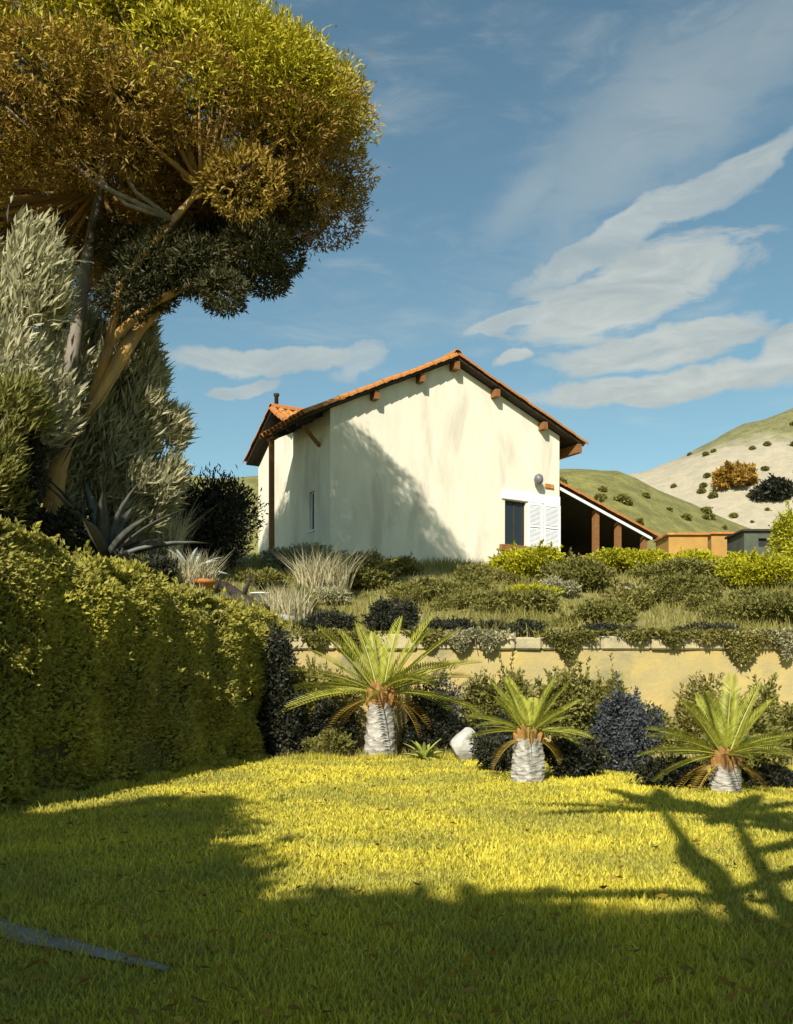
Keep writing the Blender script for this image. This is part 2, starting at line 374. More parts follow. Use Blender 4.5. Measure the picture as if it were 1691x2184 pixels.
# distant hills
def hill_mat(name, c1, c2, green, zlo, zhi):
    m, t, b = new_mat(name); tc = t.n('ShaderNodeTexCoord'); vec = tc.outputs['Object']
    n1 = t.noise(vec, 0.08, 6, 0.6).outputs['Fac']; n2 = t.noise(vec, 0.5, 6, 0.7).outputs['Fac']
    col = t.mix(t.smooth(n2, 0.3, 0.7), c1, c2)
    sp = t.n('ShaderNodeSeparateXYZ'); t.l(vec, sp.inputs[0])
    k = t.m('ADD', sp.outputs[2], t.m('MULTIPLY', t.m('SUBTRACT', n1, 0.5), (zhi - zlo) * 3.0))
    col = t.mix(t.smooth(k, zlo, zhi), col, t.mix(t.smooth(n2, 0.35, 0.65), green, tuple(c * 0.6 for c in green)))
    t.l(col, b.inputs['Base Color']); b.inputs['Roughness'].default_value = 0.95
    bp = t.n('ShaderNodeBump'); bp.inputs['Strength'].default_value = 0.8; bp.inputs['Distance'].default_value = 0.8
    t.l(n2, bp.inputs['Height']); t.l(bp.outputs[0], b.inputs['Normal'])
    return m
M['hill_near'] = hill_mat('hill_near', (0.26, 0.24, 0.11), (0.20, 0.19, 0.07), (0.20, 0.19, 0.05), 8, 14)
M['hill_far'] = hill_mat('hill_far', (0.38, 0.33, 0.23), (0.30, 0.27, 0.19), (0.20, 0.19, 0.07), 45, 49)
def ridge(pts, Yr):
    pu = [(p[0] - UC) / F * Yr for p in pts]; pz = [EYE + (VH - p[1]) / F * Yr for p in pts]
    return lambda X: np.interp(X, pu, pz)
r1 = ridge([(-900, 1040), (500, 1020), (1000, 1012), (1200, 1006), (1330, 1012), (1400, 1048), (1500, 1096), (1620, 1140), (1800, 1180), (2600, 1200)], 105)
r2 = ridge([(-900, 1080), (800, 1075), (1150, 1050), (1300, 1025), (1380, 1003), (1450, 983), (1500, 960), (1600, 912), (1700, 876), (1850, 840), (2100, 835), (2800, 880)], 190)
def rough(X, Y, s): return s * (np.sin(X * 0.31 + Y * 0.13) * np.sin(Y * 0.27 - X * 0.1) + 0.5 * np.sin(X * 0.8 + 1) * np.sin(Y * 0.7))
sheet('near_hill', np.arange(-140, 150, 2.0), np.arange(72, 150, 2.0),
      lambda X, Y: 6.5 + (r1(X * 105 / np.maximum(Y, 90)) - 6.5) * np.where(Y < 105, smooth(70, 105, Y), 1 - 0.5 * smooth(105, 150, Y)) + rough(X, Y, 0.25), M['hill_near'])
sheet('far_hill', np.arange(-260, 330, 4.0), np.arange(120, 300, 4.0),
      lambda X, Y: 4 + (r2(X * 190 / np.maximum(Y, 150)) - 4) * np.where(Y < 190, smooth(112, 190, Y), 1 - 0.4 * smooth(190, 300, Y)) + rough(X * 0.6, Y * 0.6, 0.7), M['hill_far'])

# ================================================================== RETAINING WALL
def retaining_wall():
    x0, x1, y0, y1, H = -3.3, 15.5, 22.1, 22.5, 2.42
    root = empty('retaining_wall', ((x0 + x1) / 2, 22.3, 0))
    tag(root, 'long ochre garden wall with cream cap stones behind the squat palms', 'wall')
    def loc(m): m.v = [(p[0] - root.location.x, p[1] - root.location.y, p[2]) for p in m.v]; return m
    # slightly uneven rendered face
    xs = np.linspace(x0, x1, 90); zs = np.linspace(-0.1, H, 12); V = []; Fc = []
    for x in xs:
        for z in zs: V.append((x - root.location.x, y0 - root.location.y + 0.02 * math.sin(x * 1.9 + z) + 0.015 * math.sin(x * 4.3 - z * 3) + 0.03 * (1 - z / H), z))
    nz = len(zs)
    for i in range(len(xs) - 1):
        for k in range(nz - 1): a = i * nz + k; Fc.append((a, a + nz, a + nz + 1, a + 1))
    link('rendered_face', np_mesh('rendered_face', V, Fc, smooth_=True), M['wall_ochre'], root)
    loc(MB().box((x0, y0 + 0.09, -0.3), (x1, y1, H))).build('wall_body', M['wall_ochre'], root)
    x = x0
    while x < x1:
        w = min(random.uniform(0.45, 1.6), x1 - x)
        if w < 0.2: break
        dz = random.uniform(-0.06, 0.05); dy = random.uniform(-0.05, 0.03)
        loc(MB().box((x + 0.006, y0 - 0.07 + dy, H + 0.002), (x + w - 0.006, y1 + 0.1, H + 0.34 + dz))).build('cap_stone', M['cap_stone'], root, bevel=0.035)
        x += w
retaining_wall()

# ================================================================== HOUSE
def house():
    A = R(31); GZ = 7.0
    root = empty('farmhouse', (-2.52, 36.0, GZ), A)
    tag(root, 'cream plastered house with terracotta tiled gable roof and lean-to on the slope', 'house')
    W, AX, HL, HR, HA, D = 11.4, 5.6, 5.2, 5.7, 7.95, 3.4
    T = 0.3
    ztop = lambda x: HL + (HA - HL) * x / AX if x < AX else HR + (HA - HR) * (W - x) / (W - AX)
    wx0, wx1, wz0, wz1 = 8.35, 9.5, 0.63, 2.55
    m = MB()
    m.prism_y([(0, -2), (wx0, -2), (wx0, ztop(wx0)), (AX, HA), (0, HL)], 0, T)
    m.prism_y([(wx0, -2.2), (wx1, -2.2), (wx1, wz0), (wx0, wz0)], 0, T)
    m.prism_y([(wx0, wz1), (wx1, wz1), (wx1, ztop(wx1)), (wx0, ztop(wx0))], 0, T)
    m.prism_y([(wx1, -2.2), (W, -2.2), (W, HR), (wx1, ztop(wx1))], 0, T)
    m.build('gable_wall', M['plaster'], root)
    # left wall with a slit window
    sy0, sy1, sz0, sz1 = 1.35, 1.85, 0.75, 2.3
    m = MB()
    m.box((0, T, -2.2), (T, sy0, HL)); m.box((0, sy1, -2.2), (T, D, HL)); m.box((0, sy0, -2.2), (T, sy1, sz0)); m.box((0, sy0, sz1), (T, sy1, HL))
    m.build('side_wall', M['plaster'], root)
    MB().box((W - T, T, -2.2), (W, D, HR)).build('side_wall', M['plaster'], root)
    MB().prism_y([(T, -2.2), (W - T, -2.2), (W - T, HR), (AX, HA - 0.1), (T, HL)], D - T, D).build('back_wall', M['plaster'], root)
    MB().box((T, T, -0.1), (W - T, D - T, 0.0)).build('floor', M['dark_room'], root)
    MB().box((T + 0.01, 2.6, 0), (W - T - 0.01, 2.7, 4.8)).build('partition', M['dark_room'], root)
    # rear wing
    m = MB(); m.prism_x([(D + 0.002, -2.2), (8.3, -2.2), (8.3, 4.6), (5.9, 6.15), (D + 0.002, 4.75)], 0.5, 11.0); m.build('rear_wing', M['plaster'], root)
    # --- main window
    win = empty('window', (wx0, 0, wz0)); win.parent = root
    f = MB(); ww, wh = wx1 - wx0, wz1 - wz0
    f.box((0, 0.12, 0), (0.07, 0.2, wh)); f.box((ww - 0.07, 0.12, 0), (ww, 0.2, wh)); f.box((0.07, 0.12, wh - 0.07), (ww - 0.07, 0.2, wh)); f.box((0.07, 0.12, 0), (ww - 0.07, 0.2, 0.07)); f.box((ww / 2 - 0.04, 0.122, 0.07), (ww / 2 + 0.04, 0.198, wh - 0.07))
    f.build('frame', M['dark_timber'], win)
    for k in range(2):
        x = 0.07 + k * (ww / 2 - 0.03); MB().box((x, 0.15, 0.07), (x + ww / 2 - 0.11, 0.162, wh - 0.07)).build('pane', M['glass'], win)
    MB().box((-0.3, -0.16, -0.3), (ww + 0.25, 0.1, -0.02)).build('sill', M['timber'], win, bevel=0.02)
    MB().box((-0.2, -0.07, wh + 0.02), (ww + 1.9, 0.05, wh + 0.42)).build('lintel', M['white_paint'], win, bevel=0.015)
    # --- folded-open white shutter leaves right of the window
    for (a, b, yo) in ((wx1 + 0.06, wx1 + 0.86, 0.0), (wx1 + 0.90, W - 0.06, -0.05)):
        sh = empty('shutter', (a, -0.05 + yo, wz0 - 0.1)); sh.parent = root; w = b - a; h = wz1 - wz0 + 0.1
        g = MB(); g.box((0, -0.05, 0), (0.09, 0.0, h)); g.box((w - 0.09, -0.05, 0), (w, 0, h)); g.box((0.09, -0.05, 0), (w - 0.09, 0, 0.1)); g.box((0.09, -0.05, h - 0.1), (w - 0.09, 0, h)); g.box((0.09, -0.048, h / 2 - 0.05), (w - 0.09, -0.002, h / 2 + 0.05))
        g.build('shutter_frame', M['white_paint'], sh)
        s = MB(); z = 0.13
        while z < h - 0.13:
            if abs(z - h / 2) > 0.08: s.add([(0.09, -0.045, z - 0.03), (w - 0.09, -0.045, z - 0.03), (w - 0.09, -0.006, z + 0.03), (0.09, -0.006, z + 0.03)], [(0, 1, 2, 3)])
            z += 0.055
        o = s.build('louvres', M['white_paint'], sh); o['kind'] = 'stuff'
    # --- slit window
    win = empty('window', (0, sy0, sz0)); win.parent = root
    f = MB(); ww, wh = sy1 - sy0, sz1 - sz0
    f.box((0.1, 0, 0), (0.16, 0.05, wh)); f.box((0.1, ww - 0.05, 0), (0.16, ww, wh)); f.box((0.1, 0.05, wh - 0.05), (0.16, ww - 0.05, wh)); f.box((0.1, 0.05, 0), (0.16, ww - 0.05, 0.05)); f.box((0.102, ww / 2 - 0.03, 0.05), (0.158, ww / 2 + 0.03, wh - 0.05))
    f.build('frame', M['white_paint'], win)
    for k in range(2): MB().box((0.12, 0.05 + k * (ww / 2 - 0.02), 0.05), (0.13, ww / 2 - 0.03 + k * (ww / 2 - 0.02), wh - 0.05)).build('pane', M['glass'], win)
    MB().box((-0.06, -0.06, -0.07), (0.1, ww + 0.06, -0.002)).build('sill', M['white_paint'], win)
    # --- wall lamp and little vent by the window
    lm = empty('wall_lamp', (10.0, 0, 3.55)); lm.parent = root
    MB().lathe([(0.0, -0.24), (0.10, -0.22), (0.19, -0.1), (0.21, 0.02), (0.17, 0.16), (0.07, 0.24), (0.0, 0.26)], 12, (0, -0.26, 0)).build('lamp_globe', surf('lamp_glass', (0.16, 0.16, 0.17), (0.10, 0.10, 0.11), 3, 0.3, 0), lm, True)
    MB().bar((0, 0.0, 0.05), (0, -0.2, 0.05), 0.05, 0.05).build('bracket', M['dark_timber'], lm)
    MB().box((10.55, -0.07, 3.28), (11.05, 0.02, 3.48)).build('vent_tile', M['terracotta'], root, bevel=0.02)
    # --- roof
    OV, OL, OR, Y0, Y1 = 0.42, 1.15, 1.05, -0.42, 3.6
    pL = (HA - HL) / AX; pR = (HA - HR) / (W - AX)
    roof = empty('roof', (0, 0, 0)); roof.parent = root
    th = 0.10
    zL = lambda x: HA + 0.03 - (AX - x) * pL
    zR = lambda x: HA + 0.03 - (x - AX) * pR
    m = MB(); m.prism_y([(-OL, zL(-OL)), (AX, HA + 0.03), (AX, HA + 0.03 + th), (-OL, zL(-OL) + th)], Y0, Y1)
    m.prism_y([(W + OR, zR(W + OR)), (W + OR, zR(W + OR) + th), (AX + 0.001, HA + 0.03 + th), (AX + 0.001, HA + 0.03)], Y0, Y1)
    m.build('roof_deck', M['dark_timber'], roof)
    # barrel tile mesh: axis along +x (downslope), crown up
    def tile_mesh(L=0.5, r0=0.15, r1=0.18, n=6):
        V = []; Fc = []
        for (x, r) in ((0, r0), (L, r1)):
            for rr in (r, r - 0.022):
                for k in range(n + 1): a = PI * k / n; V.append((x, rr * math.cos(a), rr * math.sin(a)))
        q = n + 1
        for k in range(n):
            Fc.append((k, k + 1, 2 * q + k + 1, 2 * q + k)); Fc.append((q + k + 1, q + k, 3 * q + k, 3 * q + k + 1))
            Fc.append((2 * q + k, 2 * q + k + 1, 3 * q + k + 1, 3 * q + k)); Fc.append((k + 1, k, q + k, q + k + 1))
        me = bpy.data.meshes.new('roof_tile'); me.from_pydata(V, [], Fc); me.materials.append(M['terracotta'])
        return me, np.array(V), Fc
    tme, tV, tF = tile_mesh()
    def tiles(parent, origin, down, cross, rows, cols, step, cw, single, name='roof_tile'):
        """origin: upper corner; down / cross: unit vectors; single(r, c) -> own object"""
        up = down.cross(cross).normalized();  up = -up if up.z < 0 else up
        bulk = MB()
        for c in range(cols):
            for r in range(rows):
                j = Vector((random.uniform(-1, 1), random.uniform(-1, 1), random.uniform(-1, 1))) * 0.012
                p = origin + down * (r * step) + cross * (c * cw) + up * 0.03 + j
                d = (down - up * 0.045).normalized(); x = d; z = (up - d * up.dot(d)).normalized(); y = z.cross(x)
                mat = Matrix(((x.x, y.x, z.x, p.x), (x.y, y.y, z.y, p.y), (x.z, y.z, z.z, p.z), (0, 0, 0, 1)))
                mat = mat @ Matrix.Rotation(random.uniform(-0.03, 0.03), 4, 'Z')
                if single(r, c):
                    o = link(name, tme, None, parent); o.matrix_local = mat
                else:
                    bulk.add([mat @ Vector(v) for v in tV], tF)
        if bulk.v: o = bulk.build('tile_field', M['terracotta'], parent); o['kind'] = 'stuff'
    cy = Vector((0, 1, 0)); ncol = 12; cwid = (Y1 - Y0 - 0.1) / (ncol - 1)
    dL = Vector((-1, 0, -pL)).normalized(); lenL = (AX + OL) * math.hypot(1, pL); rowsL = 18; st = (lenL - 0.3) / (rowsL - 1)
    tiles(roof, Vector((AX, Y0 + 0.05, HA + 0.03 + th)), dL, cy, rowsL, ncol, st, cwid, lambda r, c: c < 2 or r >= rowsL - 1)
    dR = Vector((1, 0, -pR)).normalized(); lenR = (W + OR - AX) * math.hypot(1, pR); rowsR = 18; st = (lenR - 0.3) / (rowsR - 1)
    tiles(roof, Vector((AX, Y0 + 0.05, HA + 0.03 + th)), dR, cy, rowsR, ncol, st, cwid, lambda r, c: c < 2 or r >= rowsR - 1)
    for k in range(11):
        o = link('ridge_tile', tme, None, roof); o.location = (AX, Y0 - 0.05 + k * 0.37, HA + 0.03 + th + 0.10); o.rotation_euler = (0, R(3), R(90)); o.scale = (1, 1.35, 1.25)
    # timbers under the verge and eaves
    for x in (1.86, 3.94, 7.7, 10.3):
        z = (zL(x) if x < AX else zR(x)); MB().box((x - 0.11, Y0 + 0.03, z - 0.38), (x + 0.11, -0.002, z - 0.07)).build('purlin_end', M['timber'], root)
    MB().box((AX - 0.13, Y0 + 0.02, HA - 0.38), (AX + 0.13, -0.002, HA - 0.04)).build('ridge_beam', M['timber'], root)
    MB().box((W + 0.75, Y0 + 0.02, zR(W + 0.85) - 0.42), (W + 0.97, Y1, zR(W + 0.85) - 0.03)).build('eave_beam', M['timber'], root)
    for y in (0.7, 1.6, 2.5, 3.3):
        MB().bar((-OL + 0.05, y, zL(-OL + 0.05) - 0.09), (-0.002, y, zL(0) - 0.09), 0.1, 0.15).build('rafter', M['dark_timber'], root)
    MB().bar((-0.002, 0.9, HL - 1.25), (-0.75, 0.9, HL - 0.55), 0.12, 0.12).build('bracket', M['timber'], root)
    MB().box((-1.10, 3.2, -2.2), (-0.92, 3.38, zL(-1.0) - 0.17)).build('post', M['timber'], root)
    MB().box((-1.12, 2.9, zL(-1.0) - 0.167), (-0.9, 3.55, zL(-1.0) - 0.06)).build('post_head', M['timber'], root)
    # rear wing roof
    wr = empty('wing_roof', (0, 0, 0)); wr.parent = root
    ry, rz = 5.9, 6.55; pw = 0.6
    m = MB(); m.prism_x([(4.2, rz - (ry - 4.2) * pw), (ry, rz), (ry, rz + th), (4.2, rz - (ry - 4.2) * pw + th)], 0.1, 11.3)
    m.prism_x([(8.8, rz - (8.8 - ry) * pw), (8.8, rz - (8.8 - ry) * pw + th), (ry + 0.001, rz + th), (ry + 0.001, rz)], 0.1, 11.3)
    m.build('roof_deck', M['dark_timber'], wr)
    cx = Vector((1, 0, 0)); dF = Vector((0, -1, -pw)).normalized(); dB = Vector((0, 1, -pw)).normalized()
    tiles(wr, Vector((0.14, ry, rz + th)), dF, cx, 5, 32, 0.39, 0.355, lambda r, c: c == 0)
    tiles(wr, Vector((0.14, ry, rz + th)), dB, cx, 9, 32, 0.37, 0.355, lambda r, c: c == 0)
    for k in range(6):
        o = link('ridge_tile', tme, None, wr); o.location = (0.05 + k * 0.37, ry, rz + th + 0.09); o.rotation_euler = (0, R(3), 0); o.scale = (1, 1.35, 1.25)
    MB().lathe([(0.0, 0), (0.09, 0), (0.09, 0.62), (0.13, 0.64), (0.13, 0.74), (0.0, 0.78)], 10, (0.35, ry, rz + th)).build('flue_pipe', M['dark_timber'], root, True)
    # --- lean-to on the right
    lx0, lx1, ly0, ly1 = W + 0.02, 17.7, 0.25, 6.2; lz0, lz1 = 3.55, 1.62; sl = (lz1 - lz0) / (lx1 - lx0)
    lr = empty('lean_to_roof', (0, 0, 0)); lr.parent = root
    MB().prism_y([(lx0, lz0), (lx1, lz1), (lx1, lz1 + 0.1), (lx0, lz0 + 0.1)], ly0, ly1).build('roof_deck', M['dark_timber'], lr)
    MB().prism_y([(lx0 + 0.1, lz0 - 0.17), (lx1 - 0.3, lz1 - 0.07), (lx1 - 0.3, lz1 + 0.06), (lx0 + 0.1, lz0 - 0.03)], ly0 - 0.05, ly0 - 0.002).build('white_verge_board', M['white_paint'], lr)
    dn = Vector((1, 0, sl)).normalized(); ln = (lx1 - lx0) * math.hypot(1, sl); st = (ln - 0.3) / 15
    tiles(lr, Vector((lx0 + 0.02, ly0 + 0.02, lz0 + 0.1)), dn, cy, 16, 17, st, 0.36, lambda r, c: c < 2 or r == 15)
    for x in (14.0, 15.4, 17.1):
        MB().box((x - 0.12, ly0 + 0.1, -2.2), (x + 0.12, ly0 + 0.34, lz0 + (x + .12 - lx0) * sl - 0.01)).build('post', M['timber'], root)
    MB().box((13.2, ly0 + 0.14, -2.2), (17.3, ly0 + 0.3, 0.55)).build('parapet', M['ochre_wall'], root)
    MB().box((W + 0.02, ly1 - 0.3, -2.2), (17.4, ly1, 1.6)).build('lean_to_back_wall', M['ochre_wall'], root)
    MB().prism_y([(W + 0.02, 1.6), (17.4, 1.6), (W + 0.02, 3.4)], ly1 - 0.3, ly1 - 0.01).build('lean_to_back_gable', M['dark_timber'], root)
    MB().box((17.2, ly0 + 0.4, -2.2), (17.35, ly1 - 0.31, 1.55)).build('lean_to_side', M['dark_timber'], root)
house()

# outbuildings at the right
def hut(name, label, cat, u0, u1, v0, v1, Y, mat, dark=False, depth=2.6):
    a = at(u0, v1, Y); b = at(u1, v0, Y); w = b.x - a.x; g = gz(a.x + w / 2, Y); top = b.z - g
    root = empty(name, (a.x + w / 2, Y, g)); tag(root, label, cat)
    m = MB(); t = 0.15
    dw = w * 0.5 if dark else 0.8
    if dark:   # wide dark opening below the roof edge
        z0, z1 = top * 0.72, top * 0.88; x0, x1 = -w * 0.12, w * 0.44
    else: z0, z1, x0, x1 = 0.0, min(1.95, top - 0.25), -w * 0.1, -w * 0.1 + 0.75
    m.box((-w / 2, 0, -0.5), (x0, t, top)); m.box((x1, 0, -0.5), (w / 2, t, top)); m.box((x0, 0, z1), (x1, t, top)); m.box((x0, 0, -0.5), (x1, t, z0))
    m.box((-w / 2, t, -0.5), (-w / 2 + t, depth, top)); m.box((w / 2 - t, t, -0.5), (w / 2, depth, top)); m.box((-w / 2 + t, depth - t, -0.5), (w / 2 - t, depth, top))
    m.build('wall', mat, root)
    MB().box((-w / 2 - 0.12, -0.15, top + 0.003), (w / 2 + 0.12, depth + 0.1, top + 0.13)).build('roof', M['dark_timber'] if dark else M['terracotta'], root, bevel=0.02)
    if dark: MB().box((x0, t + 0.02, z0), (x1, t + 0.05, z1)).build('opening', M['dark_room'], root)  # near-black panel paints the unlit interior behind the gap
    else:
        d = MB().box((x0 + 0.01, 0.05, 0), (x1 - 0.01, 0.1, z1 - 0.01)).build('door', M['timber'], root)
hut('garden_hut', 'larger ochre hut beyond the lean-to, poking out of the bushes', 'hut', 1425, 1508, 1142, 1215, 52, M['ochre_wall'])
hut('garden_hut', 'smaller ochre hut just right of the larger ochre hut', 'hut', 1516, 1566, 1140, 1190, 54, M['ochre_wall'])
hut('dark_shed', 'dark grey-green shed with black opening among the bushes at right edge', 'shed', 1586, 1666, 1134, 1200, 50, M['shed_wall'], True)

# ================================================================== PLANTS
def shrub(name, label, base, rx, ry, h, mat, n, leaf=(0.10, 0.05), cat='shrub', group=None, up=0.25, nclump=16, low=0.12, seed=0):
    rg = random.Random(seed + int(base.x * 97 + base.y * 31))
    root = empty(name, base); tag(root, label, cat, group)
    cs = []
    for k in range(nclump):
        a = rg.uniform(0, 2 * PI); r = math.sqrt(rg.random()) * 0.72; t = rg.random()
        zc = h * (low + (0.78 - low) * t) * (1 - 0.35 * r * t)
        s = rg.uniform(0.24, 0.5)
        cs.append(((rx * r * math.cos(a), ry * r * math.sin(a), zc), (rx * s, ry * s, h * s * 0.62)))
    n = int(n * 0.9); P, D, idx = clump_leaves(cs, n, 0.5, up)
    ns = 26; per = max(6, n // 300)                      # loose shoots break the outline
    si = RNG.integers(0, len(cs), ns); sc = np.array([c for c, r in cs])[si]; sr = np.array([r for c, r in cs])[si]
    sd = unit(unit(sc * np.array([1, 1, 0.3])) * 0.6 + RNG.normal(size=(ns, 3)) * 0.45 + np.array([0, 0, 0.55]))
    tt = RNG.random((ns, per)) ** 0.8 * RNG.uniform(1.15, 1.9, ns)[:, None]
    P4 = (sc[:, None, :] + (sd * sr)[:, None, :] * tt[:, :, None]).reshape(-1, 3); P = np.concatenate([P, P4]); D = np.concatenate([D, unit(np.repeat(sd, per, 0) + RNG.normal(size=P4.shape) * 0.5)])
    idx = np.concatenate([idx, np.repeat(si, per)]); n = len(P)
    P[:, 2] = np.maximum(P[:, 2], 0.02)
    cr = np.array([rg.random() for _ in cs])
    rnd = np.clip(0.55 * RNG.random(n) + 0.45 * cr[idx], 0, 1)
    L = leaf[0] * (0.7 + 0.6 * RNG.random(n)); leaf_mesh('foliage', P, D, L, leaf[1] * (0.8 + 0.4 * RNG.random(n)), rnd, mat, root)
    m = MB()
    for (c, r) in cs[:9]:
        m.tube([(c[0] * 0.1, c[1] * 0.1, -0.15), (c[0] * 0.5, c[1] * 0.5, c[2] * 0.45), c], [0.03 + 0.008 * h, 0.022, 0.01], 5)
    m.build('stems', M['bark_grey'], root)
    return root
def agave(name, label, base, n, L, W, mat, cat='agave', el=(15, 80), group=None, seed=1, az=None):
    rg = random.Random(seed); root = empty(name, base); tag(root, label, cat, group)
    for k in range(n):
        t = k / max(1, n - 1); a = (k * 2.39996 if az is None else az[k % len(az)] + rg.uniform(-.2, .2)) ; e = R(el[0] + (el[1] - el[0]) * t + rg.uniform(-6, 6))
        l = L * rg.uniform(0.8, 1.1) * (1 - 0.15 * t); V = []; Fc = []
        N = 7
        for i in range(N):
            s = i / (N - 1); w = W * (0.55 + 1.1 * s - 1.65 * s * s) if s < 1 else 0.0; w = max(w, 0.004)
            ee = e - 0.5 * s * s; x = l * s * math.cos(e - 0.25 * s); z = l * s * math.sin(e - 0.25 * s)
            V += [(x, -w / 2, z + w * 0.25), (x - 0.02, 0, z - 0.0), (x, w / 2, z + w * 0.25), (x + 0.01, 0, z - 0.035 * (1 - s) - 0.004)]
        for i in range(N - 1):
            for j in range(4): q = i * 4; Fc.append((q + j, q + (j + 1) % 4, q + 4 + (j + 1) % 4, q + 4 + j))
        me = bpy.data.meshes.new('leaf'); me.from_pydata(V, [], Fc); me.polygons.foreach_set('use_smooth', np.ones(len(Fc), bool))
        o = link('leaf', me, mat, root); o.rotation_euler = (rg.uniform(-.15, .15), 0, a)
    return root
def tuft(name, label, base, n, h, w, mat, cat='grass tuft', spread=0.25, lean=0.9, group=None):
    root = empty(name, base); tag(root, label, cat, group)
    a = RNG.random(n) * 2 * PI; r = spread * np.sqrt(RNG.random(n))
    P = np.stack([r * np.cos(a), r * np.sin(a), np.full(n, -0.05)], 1)
    V, Fc, rr = blades(P, h * (0.6 + 0.5 * RNG.random(n)), w, lean, RNG.random(n))
    link('blade_clump', np_mesh('blade_clump', V, Fc, {'rnd': rr}), mat, root)
    return root

# ---- hedge
def hedge():
    y0, y1 = 6.0, 21.9
    root = empty('clipped_hedge', (hedge_x(14), 14, 0)); tag(root, 'long tall clipped olive-green hedge along the left of the lawn', 'hedge')
    ox, oy = root.location.x, root.location.y
    Ht = lambda y: 3.65 - 0.055 * (y - 11.0)
    TH = 1.3
    def bump(y, z): return 0.13 * np.sin(y * 1.7 + z * 1.1) * np.sin(z * 2.3 + y * 0.6) + 0.08 * np.sin(y * 3.9 - z * 1.3) + 0.05 * np.sin(z * 5 + y * 2.2)
    # core
    ys = np.linspace(y0, y1 - 0.15, 60); prof = [(0.0, -0.2), (-0.02, 0.4), (-0.05, 0.75), (-0.22, 0.93), (-TH * 0.5, 0.965), (-TH + 0.1, 0.93), (-TH, 0.5), (-TH, -0.2)]
    V = []; Fc = []; q = len(prof)
    for y in ys:
        for (dx, t) in prof: V.append((hedge_x(y) - 0.16 + dx * 0.8 + 0.6 * float(bump(y, t * 3)) - ox, y - oy, Ht(y) * t - (0.1 if t > 0.9 else 0)))
    for i in range(len(ys) - 1):
        for k in range(q - 1): a = i * q + k; Fc.append((a, a + 1, a + q + 1, a + q))
    me = np_mesh('core', V, Fc)
    link('twig_core', me, M['hedge_core'], root)
    # leaves: right face, top, end
    n1, n2, n3 = 95000, 45000, 9000
    y = y0 + (y1 - y0) * RNG.random(n1) ; z = RNG.random(n1) ** 0.95
    H = Ht(y) * (1 + 0.03 * np.sin(y * 2.1) + 0.02 * np.sin(y * 5.3)); rnd_x = RNG.random(n1)
    top = smooth(0.86, 1.0, z) * 0.28
    P1 = np.stack([hedge_x(y) + bump(y, z * 3) - top - 0.16 * rnd_x ** 2, y, H * z], 1); D1 = RNG.normal(size=(n1, 3)) * 0.6 + np.array([0.75, -0.2, 0.35])
    y = y0 + (y1 - y0) * RNG.random(n2); s = RNG.random(n2)
    H = Ht(y) * (1 + 0.03 * np.sin(y * 2.1) + 0.02 * np.sin(y * 5.3))
    P2 = np.stack([hedge_x(y) - 0.2 - (TH - 0.2) * s, y, H - 0.10 * RNG.random(n2) ** 2 + 0.12 * np.sin(y * 3.1 + s * 4) * np.sin(s * 5 + y)], 1); D2 = RNG.normal(size=(n2, 3)) * 0.6 + np.array([0.1, 0, 0.9])
    s = RNG.random(n3); z = RNG.random(n3)
    P3 = np.stack([hedge_x(y1) - TH * s, y1 - 0.15 + 0.2 * RNG.random(n3), Ht(y1) * z], 1); D3 = RNG.normal(size=(n3, 3)) * 0.6 + np.array([0.2, 0.8, 0.2])
    keep = (np.sin(P1[:, 1] * 4.1 + np.sin(P1[:, 2] * 3) * 1.5) * np.sin(P1[:, 2] * 4.7 + np.sin(P1[:, 1] * 2.3) * 2) > -0.62) | (RNG.random(n1) < 0.35)
    P1, D1 = P1[keep], D1[keep]
    m = 260; ys_ = RNG.uniform(y0, y1, m); onface = RNG.random(m) < 0.45       # stray shoots
    H_ = Ht(ys_); zs_ = np.where(onface, H_ * RNG.uniform(0.3, 1.0, m), H_); xs_ = np.where(onface, hedge_x(ys_) + 0.05, hedge_x(ys_) - RNG.uniform(0.1, 1.2, m))
    sd = unit(np.stack([np.where(onface, 0.9, 0.15) + RNG.normal(size=m) * .25, RNG.normal(size=m) * .4, np.where(onface, 0.5, 1.0)], 1)); sl = RNG.uniform(0.10, 0.34, m)
    tt = RNG.random((m, 14)); P4 = (np.stack([xs_, ys_, zs_], 1)[:, None, :] + sd[:, None, :] * (tt * sl[:, None])[:, :, None]).reshape(-1, 3)
    D4 = RNG.normal(size=P4.shape) * 0.6 + np.repeat(sd, 14, 0)
    P = np.concatenate([P1, P2, P3, P4]); D = np.concatenate([D1, D2, D3, D4]); n = len(P)
    P[:, 0] -= ox; P[:, 1] -= oy
    cl = 0.5 + 0.5 * np.sin(P[:, 1] * 1.3 + P[:, 2] * 2.1) * np.sin(P[:, 2] * 1.7 - P[:, 1] * 0.8)
    leaf_mesh('foliage', P, D, 0.05 + 0.09 * RNG.random(n) ** 1.5, 0.03 + 0.03 * RNG.random(n), np.clip(0.6 * RNG.random(n) + 0.4 * cl, 0, 1), M['hedge'], root)
hedge()
